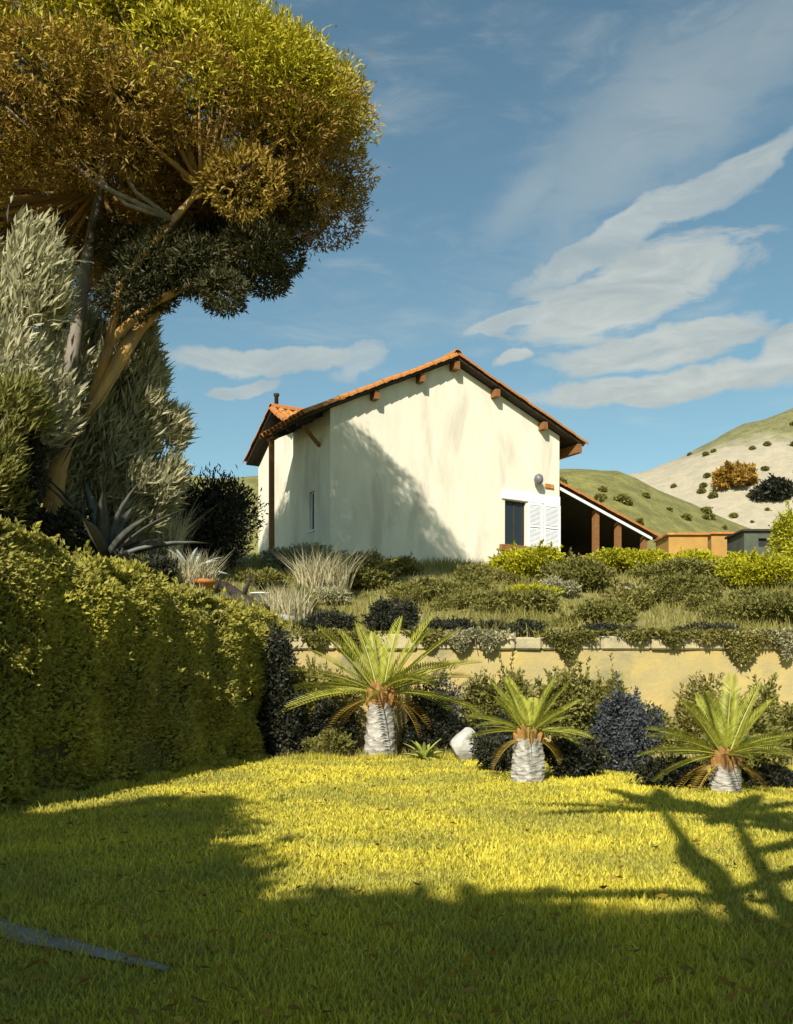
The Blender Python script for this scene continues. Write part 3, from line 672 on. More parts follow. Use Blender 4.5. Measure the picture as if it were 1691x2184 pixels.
# added bush: its dark leaf colour paints the unlit far end of the hedge
def end_bush():
    b = at(605, 1618, 20.6); b.z = 0
    root = empty('hedge_end_shade_bush', b); tag(root, 'tapering bush with dark leaves painting the shaded far end of the clipped hedge', 'shrub')
    cs = []
    for k in range(26):
        t = k / 25; z = 0.1 + 2.5 * t; w = 0.50 - 0.24 * t
        cs.append(((random.uniform(-1, 1) * w * 0.35 - 0.20 * t, random.uniform(-.2, .5), z), (w, 0.5, 0.34)))
    P, D, idx = clump_leaves(cs, 12000, 0.5, 0.3); P[:, 2] = np.maximum(P[:, 2], 0.02)
    leaf_mesh('foliage', P, D, 0.09, 0.045, RNG.random(len(P)), M['dark_leaf'], root)
    MB().tube([(0, 0, -0.1), (-0.05, 0.05, 1.2), (-0.2, 0.1, 2.4)], [0.09, 0.06, 0.02], 6).build('stem', M['bark_grey'], root)
end_bush()

# ---- squat palms (cycads)
def frond_mesh(L, wl, arch, pairs=34):
    V = []; Fc = []; rn = []
    def axis(s): return Vector((L * s * (1 - 0.10 * arch * s), 0, -arch * L * 0.42 * s * s))
    N = 8
    for i in range(N + 1):
        p = axis(i / N); r = 0.02 * (1 - 0.8 * i / N) * (L / 1.6)
        V += [p + Vector((0, r, 0)), p + Vector((0, 0, r)), p + Vector((0, -r, 0)), p + Vector((0, 0, -r))]; rn += [0.9] * 4
    for i in range(N):
        for j in range(4): q = i * 4; Fc.append((q + j, q + (j + 1) % 4, q + 4 + (j + 1) % 4, q + 4 + j))
    for i in range(pairs):
        s = 0.10 + 0.89 * i / (pairs - 1); p = axis(s); ln = wl * (math.sin(PI * (0.12 + 0.85 * s)) ** 0.6) * random.uniform(0.92, 1.06); w = L * 0.85 / pairs
        for sd in (-1, 1):
            d = Vector((0.62 + 0.5 * s, sd * 1.0, 0.38)).normalized(); o = len(V); q = p + d * ln
            V += [p + Vector((-w * .5, 0, 0)), p + d * ln * 0.5 + Vector((-w * .55, 0, 0.0)), q + Vector((0, 0, -ln * 0.14)), p + d * ln * 0.5 + Vector((w * .55, 0, 0)), ]
            Fc.append((o, o + 1, o + 2, o + 3)); r_ = random.random(); rn += [r_] * 4
    me = bpy.data.meshes.new('frond'); me.from_pydata([tuple(v) for v in V], [], Fc)
    a = me.attributes.new('rnd', 'FLOAT', 'POINT'); a.data.foreach_set('value', np.array(rn, np.float32)); me.materials.append(M['frond'])
    return me
def cycad(label, base, trunk_h, trunk_r, L, wl, dirs, extra, seed):
    rg = random.Random(seed); random.seed(seed)
    root = empty('squat_palm', base); tag(root, label, 'palm', 'squat palms along the back of the lawn')
    prof = []; N = 26
    for i in range(N + 1):
        t = i / N; r = trunk_r * (1.08 - 0.25 * t + 0.10 * math.sin(t * PI)) * (1 + (0.02 if i % 2 else -0.015)); prof.append((r, -0.06 + t * (trunk_h + 0.06)))
    m = MB(); n = 18
    vs = []
    for i, (r, z) in enumerate(prof):
        for k in range(n):
            rr = r * (1 + 0.07 * math.sin(k * 2.1 + (i // 2) * 2.7) + rg.uniform(-0.03, 0.03)); a = 2 * PI * (k + 0.5 * ((i // 2) % 2)) / n; vs.append((rr * math.cos(a), rr * math.sin(a), z))
    m.add(vs, [(i * n + k, i * n + (k + 1) % n, (i + 1) * n + (k + 1) % n, (i + 1) * n + k) for i in range(N) for k in range(n)] + [tuple(N * n + k for k in range(n))])
    tr = m.build('trunk', M['whitewash'], root)
    # orange leaf bases under the crown
    for k in range(22):
        a = k * 2.39996; t = k / 22; z = trunk_h - 0.03 + 0.26 * t * (L / 1.6); r = trunk_r * 0.80 * (1 - 0.45 * t)
        p = Vector((r * math.cos(a), r * math.sin(a), z)); q = p + Vector((math.cos(a) * 0.10, math.sin(a) * 0.10, 0.16)) * (L / 1.6)
        MB().tube([p - Vector((0, 0, 0.1)), p + (q - p) * 0.5, q], [0.075 * L / 1.8, 0.07 * L / 1.8, 0.02], 5).build('leaf_base', M['boots'], root)
    top = Vector((0, 0, trunk_h + 0.16 * L / 1.6))
    mes = [frond_mesh(L * s, wl, ar, 30) for s in (0.85, 1.0, 1.1) for ar in (0.25, 0.6, 1.0)]
    def put(az, el, k, ar):
        o = link('frond', mes[k * 3 + ar], None, root); o.location = top + Vector((math.cos(az), math.sin(az), 0)) * trunk_r * 0.3
        o.rotation_euler = (rg.uniform(-0.25, 0.25), -el, az)
    for (tu, tv, k) in dirs:      # fronds spread across the picture plane: angle in degrees, depth swing
        e = R(tu); az = R(tv); put(az, e, k, 0 if e > 0.6 else 1)
    for k in range(extra):
        az = k * 2.39996 + 0.4; e = R(8 + 62 * (k % 7) / 6); put(az, e, rg.choice((0, 1)), rg.choice((0, 1, 2)) if e < 0.7 else 0)
    dead = [frond_mesh(L * s_, wl * 0.8, 1.2, 22) for s_ in (0.55, 0.7)]
    for d_ in dead: d_.materials.clear(); d_.materials.append(M['needles_brown'])
    for k in range(4):
        o = link('dead_frond', dead[k % 2], None, root); az = (0.35, 2.75, -0.35 + 6.28, 3.6)[k] + rg.uniform(-.2, .2); o.location = top + Vector((math.cos(az), math.sin(az), 0)) * trunk_r * 0.6 - Vector((0, 0, 0.12)); o.rotation_euler = (rg.uniform(-.3, .3), R(rg.uniform(5, 26)), az)
    random.seed(seed + 100)
b = lawn_at(812, 1617)
cycad('tallest squat palm, left of the three, with long wide-spread yellow-green fronds', b, 1.22, 0.30, 2.05, 0.34,
      [(14, 172, 2), (2, 186, 2), (38, 170, 0), (60, 150, 0), (80, 40, 0), (62, 20, 1), (46, 8, 2), (32, -10, 2), (24, 12, 1), (2, -4, 2), (6, 200, 1)], 12, 3)
b = lawn_at(1125, 1668)
cycad('smallest-crowned squat palm, the middle one of the three', b, 0.72, 0.25, 1.0, 0.22,
      [(30, 178, 1), (8, 190, 1), (62, 165, 1), (70, 20, 1), (38, 5, 1), (8, -8, 1), (0, 10, 0)], 14, 5)
b = lawn_at(1546, 1688)
cycad('low squat palm at right with short whitewashed trunk and dense crown', b, 0.42, 0.21, 1.2, 0.25,
      [(14, 182, 2), (34, 172, 1), (60, 160, 1), (76, 60, 2), (54, 10, 1), (28, -4, 1), (10, 6, 1), (-4, 190, 1)], 16, 9)

# ---- stone pine
def pine():
    CX, CY, CZ = -9.1, 23.9, 13.7
    bz = gz(-8.65, 23.25)
    root = empty('stone_pine', (-8.65, 23.25, bz)); tag(root, 'huge umbrella pine at upper left, yellow crown over bare ochre trunk', 'tree')
    o = Vector((-8.65, 23.25, bz))
    def W(p): return Vector(p) - o
    fork = at(425, 585, 23.81)
    t1 = [W((-8.65, 23.25, bz - 0.3)), W(at(125, 1000, 23.25)), W(at(205, 850, 23.44)), W(at(300, 695, 23.62)), W(at(370, 625, 23.71)), W(fork)]
    MB().tube(t1, [0.27, 0.22, 0.19, 0.17, 0.15, 0.12], 10, 0.16).build('trunk', M['bark_ochre'], root, True)
    t2 = [W(at(118, 1040, 23.25)), W(at(150, 800, 23.81)), W(at(185, 560, 24.18)), W(at(215, 400, 24.55)), W(at(235, 250, 24.74))]
    MB().tube(t2, [0.21, 0.18, 0.15, 0.12, 0.08], 8, 0.14).build('limb', M['bark_grey'], root, True)
    t3 = [W(at(185, 885, 23.44)), W(at(240, 720, 23.25)), W(at(330, 645, 23.06)), W(at(420, 600, 22.88)), W(at(530, 520, 22.88))]
    MB().tube(t3, [0.13, 0.12, 0.10, 0.08, 0.05], 8, 0.14).build('limb', M['bark_ochre'], root, True)
    t4 = [W(at(212, 835, 23.53)), W(at(260, 600, 22.88)), W(at(370, 470, 22.51)), W(at(430, 400, 22.32))]
    MB().tube(t4, [0.12, 0.11, 0.09, 0.06], 8, 0.14).build('limb', M['bark_ochre'], root, True)
    # clumps over an umbrella dome
    rg = random.Random(21); cs = []; kinds = []
    def put(x, y, z, r, kind): cs.append(((x - o.x, y - o.y, z - o.z), (r, r, r * 0.72))); kinds.append(kind)
    n = 210
    for k in range(n):
        t = (k + 0.5) / n; a = k * 2.39996
        h = 1 - t                       # 1 = zenith, 0 = rim
        s = math.sqrt(max(0, 1 - h * h)) ** 0.8
        x = CX + 7.5 * s * math.cos(a) + rg.uniform(-.4, .4); y = CY + 3.9 * s * math.sin(a) + rg.uniform(-.4, .4); z = CZ + 0.9 + 5.2 * h ** 0.85 + rg.uniform(-.45, .45)
        cap = np.interp(x * 24 / y, [-9.0, -4.3, -1.8, -0.5], [21.6, 18.5, 16.5, 15.2]) - EYE
        z = min(z, EYE + cap * y / 24 - rg.uniform(0.0, 0.5))
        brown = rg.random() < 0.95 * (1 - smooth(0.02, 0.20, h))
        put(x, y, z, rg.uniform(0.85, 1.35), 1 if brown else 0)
    for k in range(46):                 # inner, lower tufts round the rim
        a = k * 2.39996; s = rg.uniform(0.45, 0.97)
        put(CX + 7.2 * s * math.cos(a), CY + 3.7 * s * math.sin(a), CZ + rg.uniform(-0.6, 0.5) + 0.8 * (1 - s), rg.uniform(0.6, 0.95), 1)
    for k in range(44):                 # extra clumps added behind the dome to shade the house's left wall
        put(rg.uniform(-11.0, -6.3), rg.uniform(26.6, 29.2), rg.uniform(13.6, 18.2), rg.uniform(0.8, 1.15), 1)
    for k in range(34):                 # clumps below the dome's right side, near-black needles painting in underside shade
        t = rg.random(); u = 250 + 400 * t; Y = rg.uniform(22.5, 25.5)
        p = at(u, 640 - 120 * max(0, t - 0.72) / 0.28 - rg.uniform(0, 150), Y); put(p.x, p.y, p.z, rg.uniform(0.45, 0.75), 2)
    for kind, nm, mat, cnt in ((2, 'painted_shade_crown', M['needles_painted_shade'], 40000), (0, 'green_crown', M['needles'], 210000), (1, 'brown_crown', M['needles_brown'], 160000)):
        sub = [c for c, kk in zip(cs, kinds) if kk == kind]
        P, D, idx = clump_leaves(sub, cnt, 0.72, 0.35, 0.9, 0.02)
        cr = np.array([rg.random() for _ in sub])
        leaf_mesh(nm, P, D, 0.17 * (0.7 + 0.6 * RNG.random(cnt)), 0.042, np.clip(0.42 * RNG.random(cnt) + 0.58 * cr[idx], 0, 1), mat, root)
    # branches
    feet = [W(fork), t2[-1], t2[-2], t3[-1], t4[-1], t4[-2]]
    for j, ft in enumerate(feet):
        m = MB(); 
        for i, (c, r) in enumerate(cs):
            c = Vector(c); d = [(c - f).length for f in feet]
            if d.index(min(d)) != j or i % 2: continue
            mid = ft.lerp(c, 0.5) + Vector((0, 0, -0.35)); m.tube([ft, mid, c], [0.075, 0.05, 0.02], 5)
        if m.v: m.build('branches', M['bark_grey'] if j % 2 else M['bark_ochre'], root, True)
pine()

# ---- pale feathery trees and reeds behind / around the trunk
def reed_tree(label, base, h, spread, n, mat, leafL, name='silvery_tree', slant=0.5, seed=1, lo=0.2):
    rg = random.Random(seed); root = empty(name, base); tag(root, label, 'tree')
    cs = []
    m = MB(); ends = []
    for k in range(22):
        a = rg.uniform(0, 2 * PI); r = spread * math.sqrt(rg.random()); t = rg.uniform(lo, 0.92)
        c = Vector((r * math.cos(a) + slant * h * t * 0.35, r * math.sin(a) * 0.7, h * t)); cs.append((tuple(c), (spread * 0.36, spread * 0.32, h * 0.14)))
        m.tube([(0, 0, -0.2), c * 0.4 + Vector((0, 0, 0.1 * h)), c], [0.05 + 0.008 * h, 0.045, 0.012], 5)
    m.build('trunk', M['bark_grey'], root, True)
    P, D, idx = clump_leaves(cs, n, 0.25, 0.5, 0.5); D = D * 0.7 + np.array([0.55, 0, 0.65])
    cr = np.array([rg.random() for _ in cs])
    leaf_mesh('crown', P, D, leafL * (0.6 + 0.8 * RNG.random(n)), leafL * 0.17, np.clip(0.6 * RNG.random(n) + 0.4 * cr[idx], 0, 1), mat, root)
def up_at(u, Y): 
    x = (u - UC) / F * Y; return Vector((x, Y, gz(x, Y)))
reed_tree('tall pale silvery-green tree behind the pine trunk at left edge', up_at(-25, 21.8), 7.0, 1.7, 24000, M['pale'], 0.38, seed=4, slant=0.05)
reed_tree('pale feathery tree leaning right, close behind the ochre pine trunk', up_at(150, 25.0), 6.2, 1.6, 20000, M['pale'], 0.36, seed=8)
reed_tree('short pale leafy tree right of the pine trunk foot', up_at(270, 25.0), 3.8, 1.0, 12000, M['pale'], 0.34, seed=12, slant=0.3)
reed_tree('olive-leaved sapling between the clipped hedge and the pine', up_at(-60, 20.0), 3.0, 1.0, 8000, M['olive'], 0.26, seed=15)

shrub('dark_shrub', 'dark rounded shrub at left edge below the pine', up_at(20, 21.0), 0.85, 0.8, 3.2, M['dark_leaf'], 10000, (0.14, 0.06))
shrub('dark_shrub', 'large dark bush left of the house, under the sky gap', up_at(430, 29.0), 2.15, 1.4, 3.6, M['dark_leaf'], 24000, (0.17, 0.05), up=0.6, nclump=40)
shrub('dark_shrub', 'low dark bush just behind the hedge top, beside the spiky dark agave', up_at(110, 22.0), 0.9, 0.7, 1.25, M['dark_leaf'], 8000, (0.14, 0.06))
shrub('dark_shrub', 'low dark bush along hedge top below the spiky dark agave', up_at(300, 22.6), 0.9, 0.6, 0.8, M['dark_leaf'], 6000, (0.12, 0.05))
agave('dark_agave', 'dark spiky agave with upright leaves behind the hedge at left', up_at(225, 22.7) + Vector((0, 0, 0.1)), 15, 2.5, 0.46, M['agave_dark'], el=(22, 82), seed=6)
agave('blue_agave', 'pale blue-grey agave in front of the large dark bush', up_at(405, 26.0), 13, 1.35, 0.26, M['agave_blue'], el=(12, 65), seed=9)
agave('blue_agave', 'small pale agave low behind the hedge near the pine foot', up_at(115, 22.6) + Vector((0, 0, 0.2)), 10, 0.85, 0.2, M['agave_blue'], el=(15, 70), seed=14)
tuft('straw_grass', 'tall pale grass clump left of the large dark bush', up_at(345, 26.5), 450, 1.7, 0.03, M['straw'], spread=0.6)
tuft('straw_grass', 'pale drooping grass clump below the shaded house corner', up_at(690, 29.5), 600, 1.5, 0.03, M['straw'], spread=0.8)
tuft('straw_grass', 'pale grass clump beside the dark log on the bank', up_at(610, 25.0), 450, 1.1, 0.025, M['straw'], spread=0.6)
tuft('straw_grass', 'pale grass clump behind the hedge, left of the terracotta pot', up_at(400, 23.6), 500, 1.1, 0.025, M['straw'], spread=0.6)

# ---- hillside shrubs (column, distance, half width m, height, material)
SH = [('olive_shrub', 'pale olive bush under the shaded left wall of the house', 640, 33.0, 1.6, 1165, 'pale', 10000, (0.16, .06)),
      ('olive_shrub', 'olive bush below the shaded part of the gable', 760, 31.5, 1.6, 1185, 'olive', 11000, (0.13, .06)),
      ('olive_shrub', 'olive bush at the middle of the slope below the gable', 930, 30.0, 1.6, 1235, 'olive', 10000, (0.12, .05)),
      ('olive_shrub', 'small grey-olive bush at the right end of the gable shadow', 1030, 33.0, 0.9, 1205, 'olive', 6000, (0.12, .05)),
      ('lime_shrub', 'bright lime-yellow bush right under the window', 1130, 33.0, 1.5, 1168, 'lime', 13000, (0.13, .06)),
      ('lime_shrub', 'small vivid yellow bush low on the slope below the window', 1135, 28.6, 0.75, 1248, 'lime', 6000, (0.11, .05)),
      ('olive_shrub', 'dull olive bush between the two lime bushes', 1235, 31.0, 1.2, 1190, 'olive', 9000, (0.13, .06)),
      ('lime_shrub', 'wide lime-green bush in front of the lean-to posts', 1335, 34.0, 1.7, 1172, 'lime', 12000, (0.13, .06)),
      ('olive_shrub', 'olive bush below the end of the lean-to roof', 1420, 32.0, 1.5, 1190, 'olive', 9000, (0.13, .06)),
      ('lime_shrub', 'lime-yellow bush in front of the ochre huts', 1530, 33.0, 1.3, 1172, 'lime', 9000, (0.13, .06)),
      ('lime_shrub', 'tall yellow-green bush in front of the dark shed', 1625, 31.0, 1.3, 1185, 'lime', 10000, (0.13, .06)),
      ('olive_shrub', 'tall green bush cut by the right edge above the wall', 1730, 33.0, 1.5, 1060, 'lime', 14000, (0.14, .06)),
      ('olive_shrub', 'broad dark olive bush above the wall at right edge', 1630, 26.0, 1.7, 1262, 'olive', 13000, (0.11, .05)),
      ('olive_shrub', 'low olive bush above the wall behind the right palm', 1450, 29.0, 1.5, 1232, 'olive', 11000, (0.11, .05)),
      ('olive_shrub', 'low olive bush above the wall between middle and right palms', 1280, 25.6, 1.1, 1292, 'olive', 10000, (0.11, .05)),
      ('olive_shrub', 'low olive bush above the wall behind the middle palm', 1050, 27.8, 1.2, 1258, 'olive', 9000, (0.11, .05)),
      ('dark_shrub', 'round near-black bush on top of the wall above the tallest palm', 830, 23.6, 0.68, 1268, 'dark_leaf', 7000, (0.09, .04)),
      ('dark_shrub', 'low dark bush on the wall top left of the round near-black bush', 700, 23.4, 0.8, 1305, 'dark_leaf', 5000, (0.09, .04)),
      ('dark_shrub', 'low dark creeper on the wall top right of the round near-black bush', 960, 23.2, 0.7, 1322, 'dark_leaf', 4000, (0.08, .04)),
      ('dark_shrub', 'low dark creeper on the wall top above the middle palm', 1090, 23.2, 0.75, 1318, 'dark_leaf', 4000, (0.08, .04)),
      ('dark_shrub', 'thin dark creeper on the wall top above the blue-black bush', 1300, 23.1, 0.9, 1332, 'dark_leaf', 3500, (0.08, .04)),
      ('dark_shrub', 'thin dark creeper on the wall top above the right palm', 1500, 23.1, 1.0, 1330, 'dark_leaf', 3500, (0.08, .04)),
      ('lime_shrub', 'yellow-green bush by the lean-to end, left of the huts', 1425, 36.0, 0.9, 1185, 'lime', 5000, (0.12, .05))]
for (nm, lb, u, Y, rx, vt, mt, n, lf) in SH:
    b = up_at(u, Y); h = max(0.2, at(u, vt, Y).z - b.z); shrub(nm, lb, b, rx, rx * 0.75, h * 1.08, M[mt], n, lf)
def scattered():
    spots = [(560, 1255), (600, 1215), (700, 1240), (690, 1290), (800, 1250), (860, 1225), (880, 1290), (960, 1300), (1010, 1265), (1075, 1245), (1150, 1305),
             (1200, 1270), (1300, 1225), (1350, 1300), (1390, 1235), (1480, 1225), (1540, 1250), (1570, 1215), (1600, 1300), (1180, 1240), (1500, 1305), (1290, 1320), (770, 1225), (640, 1300)]
    ORD = 'first second third fourth fifth sixth seventh eighth ninth tenth eleventh twelfth thirteenth fourteenth fifteenth sixteenth seventeenth eighteenth nineteenth twentieth twenty-first twenty-second twenty-third twenty-fourth'.split()
    protos = []
    for i, (u, v) in enumerate(spots):
        g = ground_at(u, v); lab = 'small scattered slope bush below the house, ' + ORD[sorted(spots).index((u, v))] + ' from the left'; gr = 'small bushes scattered on the slope'
        if i < 4:
            r = shrub('slope_bush', lab, g, 0.75, 0.6, 0.62, M[('olive', 'weeds', 'olive', 'pale')[i]], 3500, (0.12, 0.05), group=gr, nclump=9, seed=i); protos.append(r)
        else:
            src = protos[i % 4 if i % 8 != 7 else 0]; r = src.copy(); COL.objects.link(r); r.location = g; r['label'] = lab; r.rotation_euler = (0, 0, i * 1.3); k = random.uniform(0.75, 1.3); r.scale = (k, k, k)
            for ch in src.children: c = ch.copy(); COL.objects.link(c); c.parent = r
scattered()

# ---- creepers hanging over the wall
def creeper(label, u, w, drop, mat, n):
    x = (u - UC) / F * 22.0; root = empty('wall_creeper', (x, 22.02, 2.78)); tag(root, label, 'creeper')
    t = RNG.random(n); q = RNG.normal(size=n) * 0.42
    edge = drop * (0.55 + 0.45 * np.sin(q * 5 + u) * np.cos(q * 2.3)) * np.exp(-q * q * 1.1)
    z = 0.10 - t ** 0.8 * edge; P = np.stack([q * w, -0.10 - 0.06 * RNG.random(n) + np.where(z > -0.02, 0.35 * RNG.random(n), 0), z], 1)
    leaf_mesh('foliage', P, RNG.normal(size=(n, 3)) * 0.6 + np.array([0, -0.6, -0.2]), 0.10 * (0.6 + 0.8 * RNG.random(n)), 0.055, RNG.random(n), M[mat], root)
    m = MB()
    for k in range(5):
        xx = (k - 2) * w * 0.3; m.tube([(xx, 0.3, 0.03), (xx, -0.08, 0.05), (xx + 0.05, -0.11, -drop * 0.4)], 0.01, 4)
    m.build('stems', M['bark_grey'], root)
creeper('olive creeper hanging over the wall top above the tallest palm, left part', 715, 0.9, 0.75, 'olive', 2600)
creeper('grey-green creeper hanging over the wall top right of the tallest palm', 1010, 0.8, 0.9, 'pale', 2400)
creeper('olive creeper hanging over the wall top above the middle palm', 1215, 0.7, 0.7, 'olive', 2200)
creeper('small olive creeper hanging over the wall top between tallest and middle palms', 905, 0.5, 0.45, 'weeds', 1600)
creeper('wide low olive creeper over the wall top left of the right palm', 1400, 1.0, 0.5, 'olive', 2600)
creeper('grey-green creeper hanging over the wall top at the right edge', 1680, 0.6, 0.7, 'pale', 1800)
creeper('brown-olive creeper hanging over the wall top above the right palm', 1565, 1.1, 0.85, 'weeds', 2800)

# ---- shrubs in the bed before the wall
BED = [('olive_shrub', 'dark olive bush before the wall, right of the tallest palm', 1075, 21.0, 0.75, 1.95, 'olive', 10000, (0.10, .05)),
       ('olive_shrub', 'olive bush before the wall, directly behind the middle palm', 1205, 19.6, 0.65, 1.85, 'olive', 9000, (0.10, .05)),
       ('blue_shrub', 'blue-black rounded bush between the middle and right palms', 1345, 17.4, 0.60, 1.55, 'blue_leaf', 14000, (0.07, .04)),
       ('olive_shrub', 'brown-olive bush behind the right palm', 1595, 18.0, 0.75, 1.75, 'olive', 10000, (0.10, .05)),
       ('dark_shrub', 'black-green bush left of the tallest palm trunk', 715, 21.0, 0.55, 1.15, 'dark_leaf', 6000, (0.10, .04)),  # near-black bushes beside the palm trunks: deep shade put into leaf colour
       ('dark_shrub', 'black-green bush right of the tallest palm trunk', 930, 21.2, 0.8, 1.15, 'dark_leaf', 8000, (0.10, .04)),
       ('olive_shrub', 'low olive clump at the foot of the tallest palm, left side', 700, 20.4, 0.5, 0.5, 'olive', 5000, (0.10, .05)),
       ('dark_shrub', 'dark bush left of the middle palm trunk', 1060, 17.6, 0.42, 0.75, 'dark_leaf', 5000, (0.09, .04)),
       ('dark_shrub', 'dark bush right of the middle palm trunk', 1215, 16.2, 0.48, 0.72, 'dark_leaf', 6000, (0.09, .04)),
       ('dark_shrub', 'low dark bush left of the right palm trunk', 1450, 14.6, 0.55, 0.46, 'dark_leaf', 6000, (0.08, .035)),
       ('dark_shrub', 'low dark bush right of the right palm trunk', 1640, 14.7, 0.40, 0.32, 'dark_leaf', 4000, (0.08, .035)),
       ('olive_shrub', 'grey-olive bush before the wall at the right edge', 1715, 20.5, 0.8, 1.3, 'olive', 8000, (0.10, .05)),
       ('olive_shrub', 'grey-green bush against the wall, just left of the dark olive bush', 1000, 21.5, 0.5, 1.5, 'pale', 4000, (0.11, .05)),
       ('olive_shrub', 'wispy olive bush against the wall, left of the brown-olive bush', 1500, 21.3, 0.55, 1.7, 'weeds', 4500, (0.11, .05)),
       ('olive_shrub', 'wispy olive bush against the wall, left of the blue-black bush', 1285, 21.4, 0.5, 1.9, 'weeds', 4500, (0.11, .05)),
       ('blue_shrub', 'blue-grey bush against the wall, behind the right fronds of the tallest palm', 935, 21.6, 0.6, 1.75, 'blue_leaf', 6000, (0.09, .04)),
       ('olive_shrub', 'grey-olive bush against the wall, right of the middle palm crown', 1260, 20.6, 0.5, 1.35, 'olive', 5000, (0.10, .05)),
       ('olive_shrub', 'tall brown-olive bush against the wall, behind the left fronds of the tallest palm', 690, 21.6, 0.75, 2.1, 'weeds', 6000, (0.11, .05)),
       ('dark_shrub', 'dark bush right of the pale boulder', 1052, 20.6, 0.40, 0.95, 'dark_leaf', 4000, (0.09, .04)),
       ('olive_shrub', 'thin olive bush against the wall behind the blue-black bush', 1395, 21.2, 0.6, 1.3, 'olive', 5000, (0.10, .05)),
       ('olive_shrub', 'small olive bush against the wall beside the dark hedge end', 655, 21.5, 0.5, 1.9, 'olive', 4000, (0.12, .05))]
for (nm, lb, u, Y, rx, h, mt, n, lf) in BED:
    x = (u - UC) / F * Y; shrub(nm, lb, Vector((x, Y, 0.02)), rx * 1.1, rx * 0.8, h * (1.12 if Y > 19 else 1.0), M[mt], n, lf)
x = (905 - UC) / F * 20.0
agave('green_agave', 'yellow-green agave rosette right of the tallest palm trunk', Vector((x, 20.0, 0.02)), 16, 0.62, 0.17, M['agave_green'], el=(8, 70), seed=31)

# ---- stones
def rock(name, label, base, s, mat, seed, cat='boulder'):
    rg = random.Random(seed); bm = bmesh.new(); bmesh.ops.create_icosphere(bm, subdivisions=3, radius=1)
    pl = [(Vector((rg.gauss(0, 1), rg.gauss(0, 1), rg.gauss(0, 1))).normalized(), rg.uniform(0.62, 0.9)) for _ in range(12)]
    for v in bm.verts:
        for (nn, d) in pl:
            k = v.co.dot(nn)
            if k > d: v.co -= nn * (k - d) * 0.85
        v.co *= 1 + rg.uniform(-0.02, 0.02)
        v.co.x *= s[0]; v.co.y *= s[1]; v.co.z = v.co.z * s[2] + s[2] * 0.7
    me = bpy.data.meshes.new(name); bm.to_mesh(me); bm.free()
    o = link(name, me, mat); o.location = base; tag(o, label, cat); return o
x = (988 - UC) / F * 19.8
rock('pale_boulder', 'pale grey boulder standing between the tallest and middle palms', Vector((x, 19.8, 0)), (0.32, 0.28, 0.44), M['stone_pale'], 4)
rock('pale_boulder', 'small pale stone at the foot of the slope under the gable shadow', ground_at(985, 1280), (0.22, 0.2, 0.18), M['stone_pale'], 6)
rock('pale_boulder', 'flat grey stone lying on the slope left of the dark log', ground_at(600, 1330), (0.4, 0.3, 0.16), M['stone_pale'], 8)

# ---- log, bucket, pot behind the hedge end
def log(label, p, q, r, name='fallen_log'):
    p, q = Vector(p), Vector(q); m = MB(); d = q - p
    pts = [Vector((0, 0, 0)) + d * t + Vector((0, 0, 0.04 * math.sin(t * 7))) for t in (0, .2, .4, .6, .8, 1)]
    m.tube(pts, [r * k for k in (0.85, 1.05, 1, 1.1, 0.95, 0.8)], 9, 0.15)
    m.tube([d * 0.55, d * 0.55 + Vector((r * 1.2, -r * 1.2, r * 2.5))], [r * 0.4, r * 0.2], 6)
    o = m.build(name, M['dark_timber'], None, True); o.location = p + Vector((0, 0, r * 0.75)); tag(o, label, 'log'); return o
a, b2 = ground_at(460, 1262), ground_at(566, 1318); log('dark fallen log slanting down the bank behind the hedge end', a, b2, 0.2)
a, b2 = ground_at(1395, 1283), ground_at(1530, 1312); log('long dark log lying on the slope at right above the wall', a, b2, 0.13)
a, b2 = ground_at(1325, 1256), ground_at(1382, 1264); log('short dark log lying left of and above the long dark log', a, b2, 0.10)
a, b2 = ground_at(1475, 1275), ground_at(1520, 1277); log('short dark log lying just above the long dark log', a, b2, 0.09)
g = ground_at(556, 1300)
bk = empty('white_bucket', g); tag(bk, 'white bucket with a dark stick in it, beside the fallen log', 'bucket')
MB().lathe([(0.0, 0.0), (0.20, 0.0), (0.27, 0.42), (0.29, 0.42), (0.29, 0.45), (0.255, 0.45), (0.19, 0.03), (0.0, 0.03)], 18).build('pail', M['white_paint'], bk, True)
MB().tube([(0.05, 0, 0.04), (-0.12, 0, 0.6), (-0.28, 0.02, 1.05)], [0.025, 0.022, 0.016], 6).build('stick', M['dark_timber'], bk)
MB().tube([(0.28 * math.cos(a_), 0.28 * math.sin(a_) * 0.35 - 0.2, 0.43 - 0.2 * math.sin(a_)) for a_ in np.linspace(0, PI, 9)], 0.008, 5).build('handle', M['bark_grey'], bk)
g = ground_at(432, 1278)
pt = empty('terracotta_pot', g); tag(pt, 'orange terracotta pot on the bank behind the hedge', 'pot')
MB().lathe([(0.0, 0.0), (0.20, 0.0), (0.28, 0.38), (0.33, 0.38), (0.33, 0.48), (0.27, 0.48), (0.25, 0.40), (0.0, 0.38)], 18).build('pot', M['terracotta'], pt, True)
tf = tuft('x', '', Vector((0, 0, 0)), 60, 0.3, 0.02, M['dark_leaf'], spread=0.2); 
for c in list(tf.children): c.parent = pt; c.location = (0, 0, 0.40); c.name = 'plant'
bpy.data.objects.remove(tf)
rock('dark_boulder', 'dark angular rock on the bank right of the terracotta pot', ground_at(478, 1305), (0.3, 0.25, 0.28), M['stone_dark'], 12)

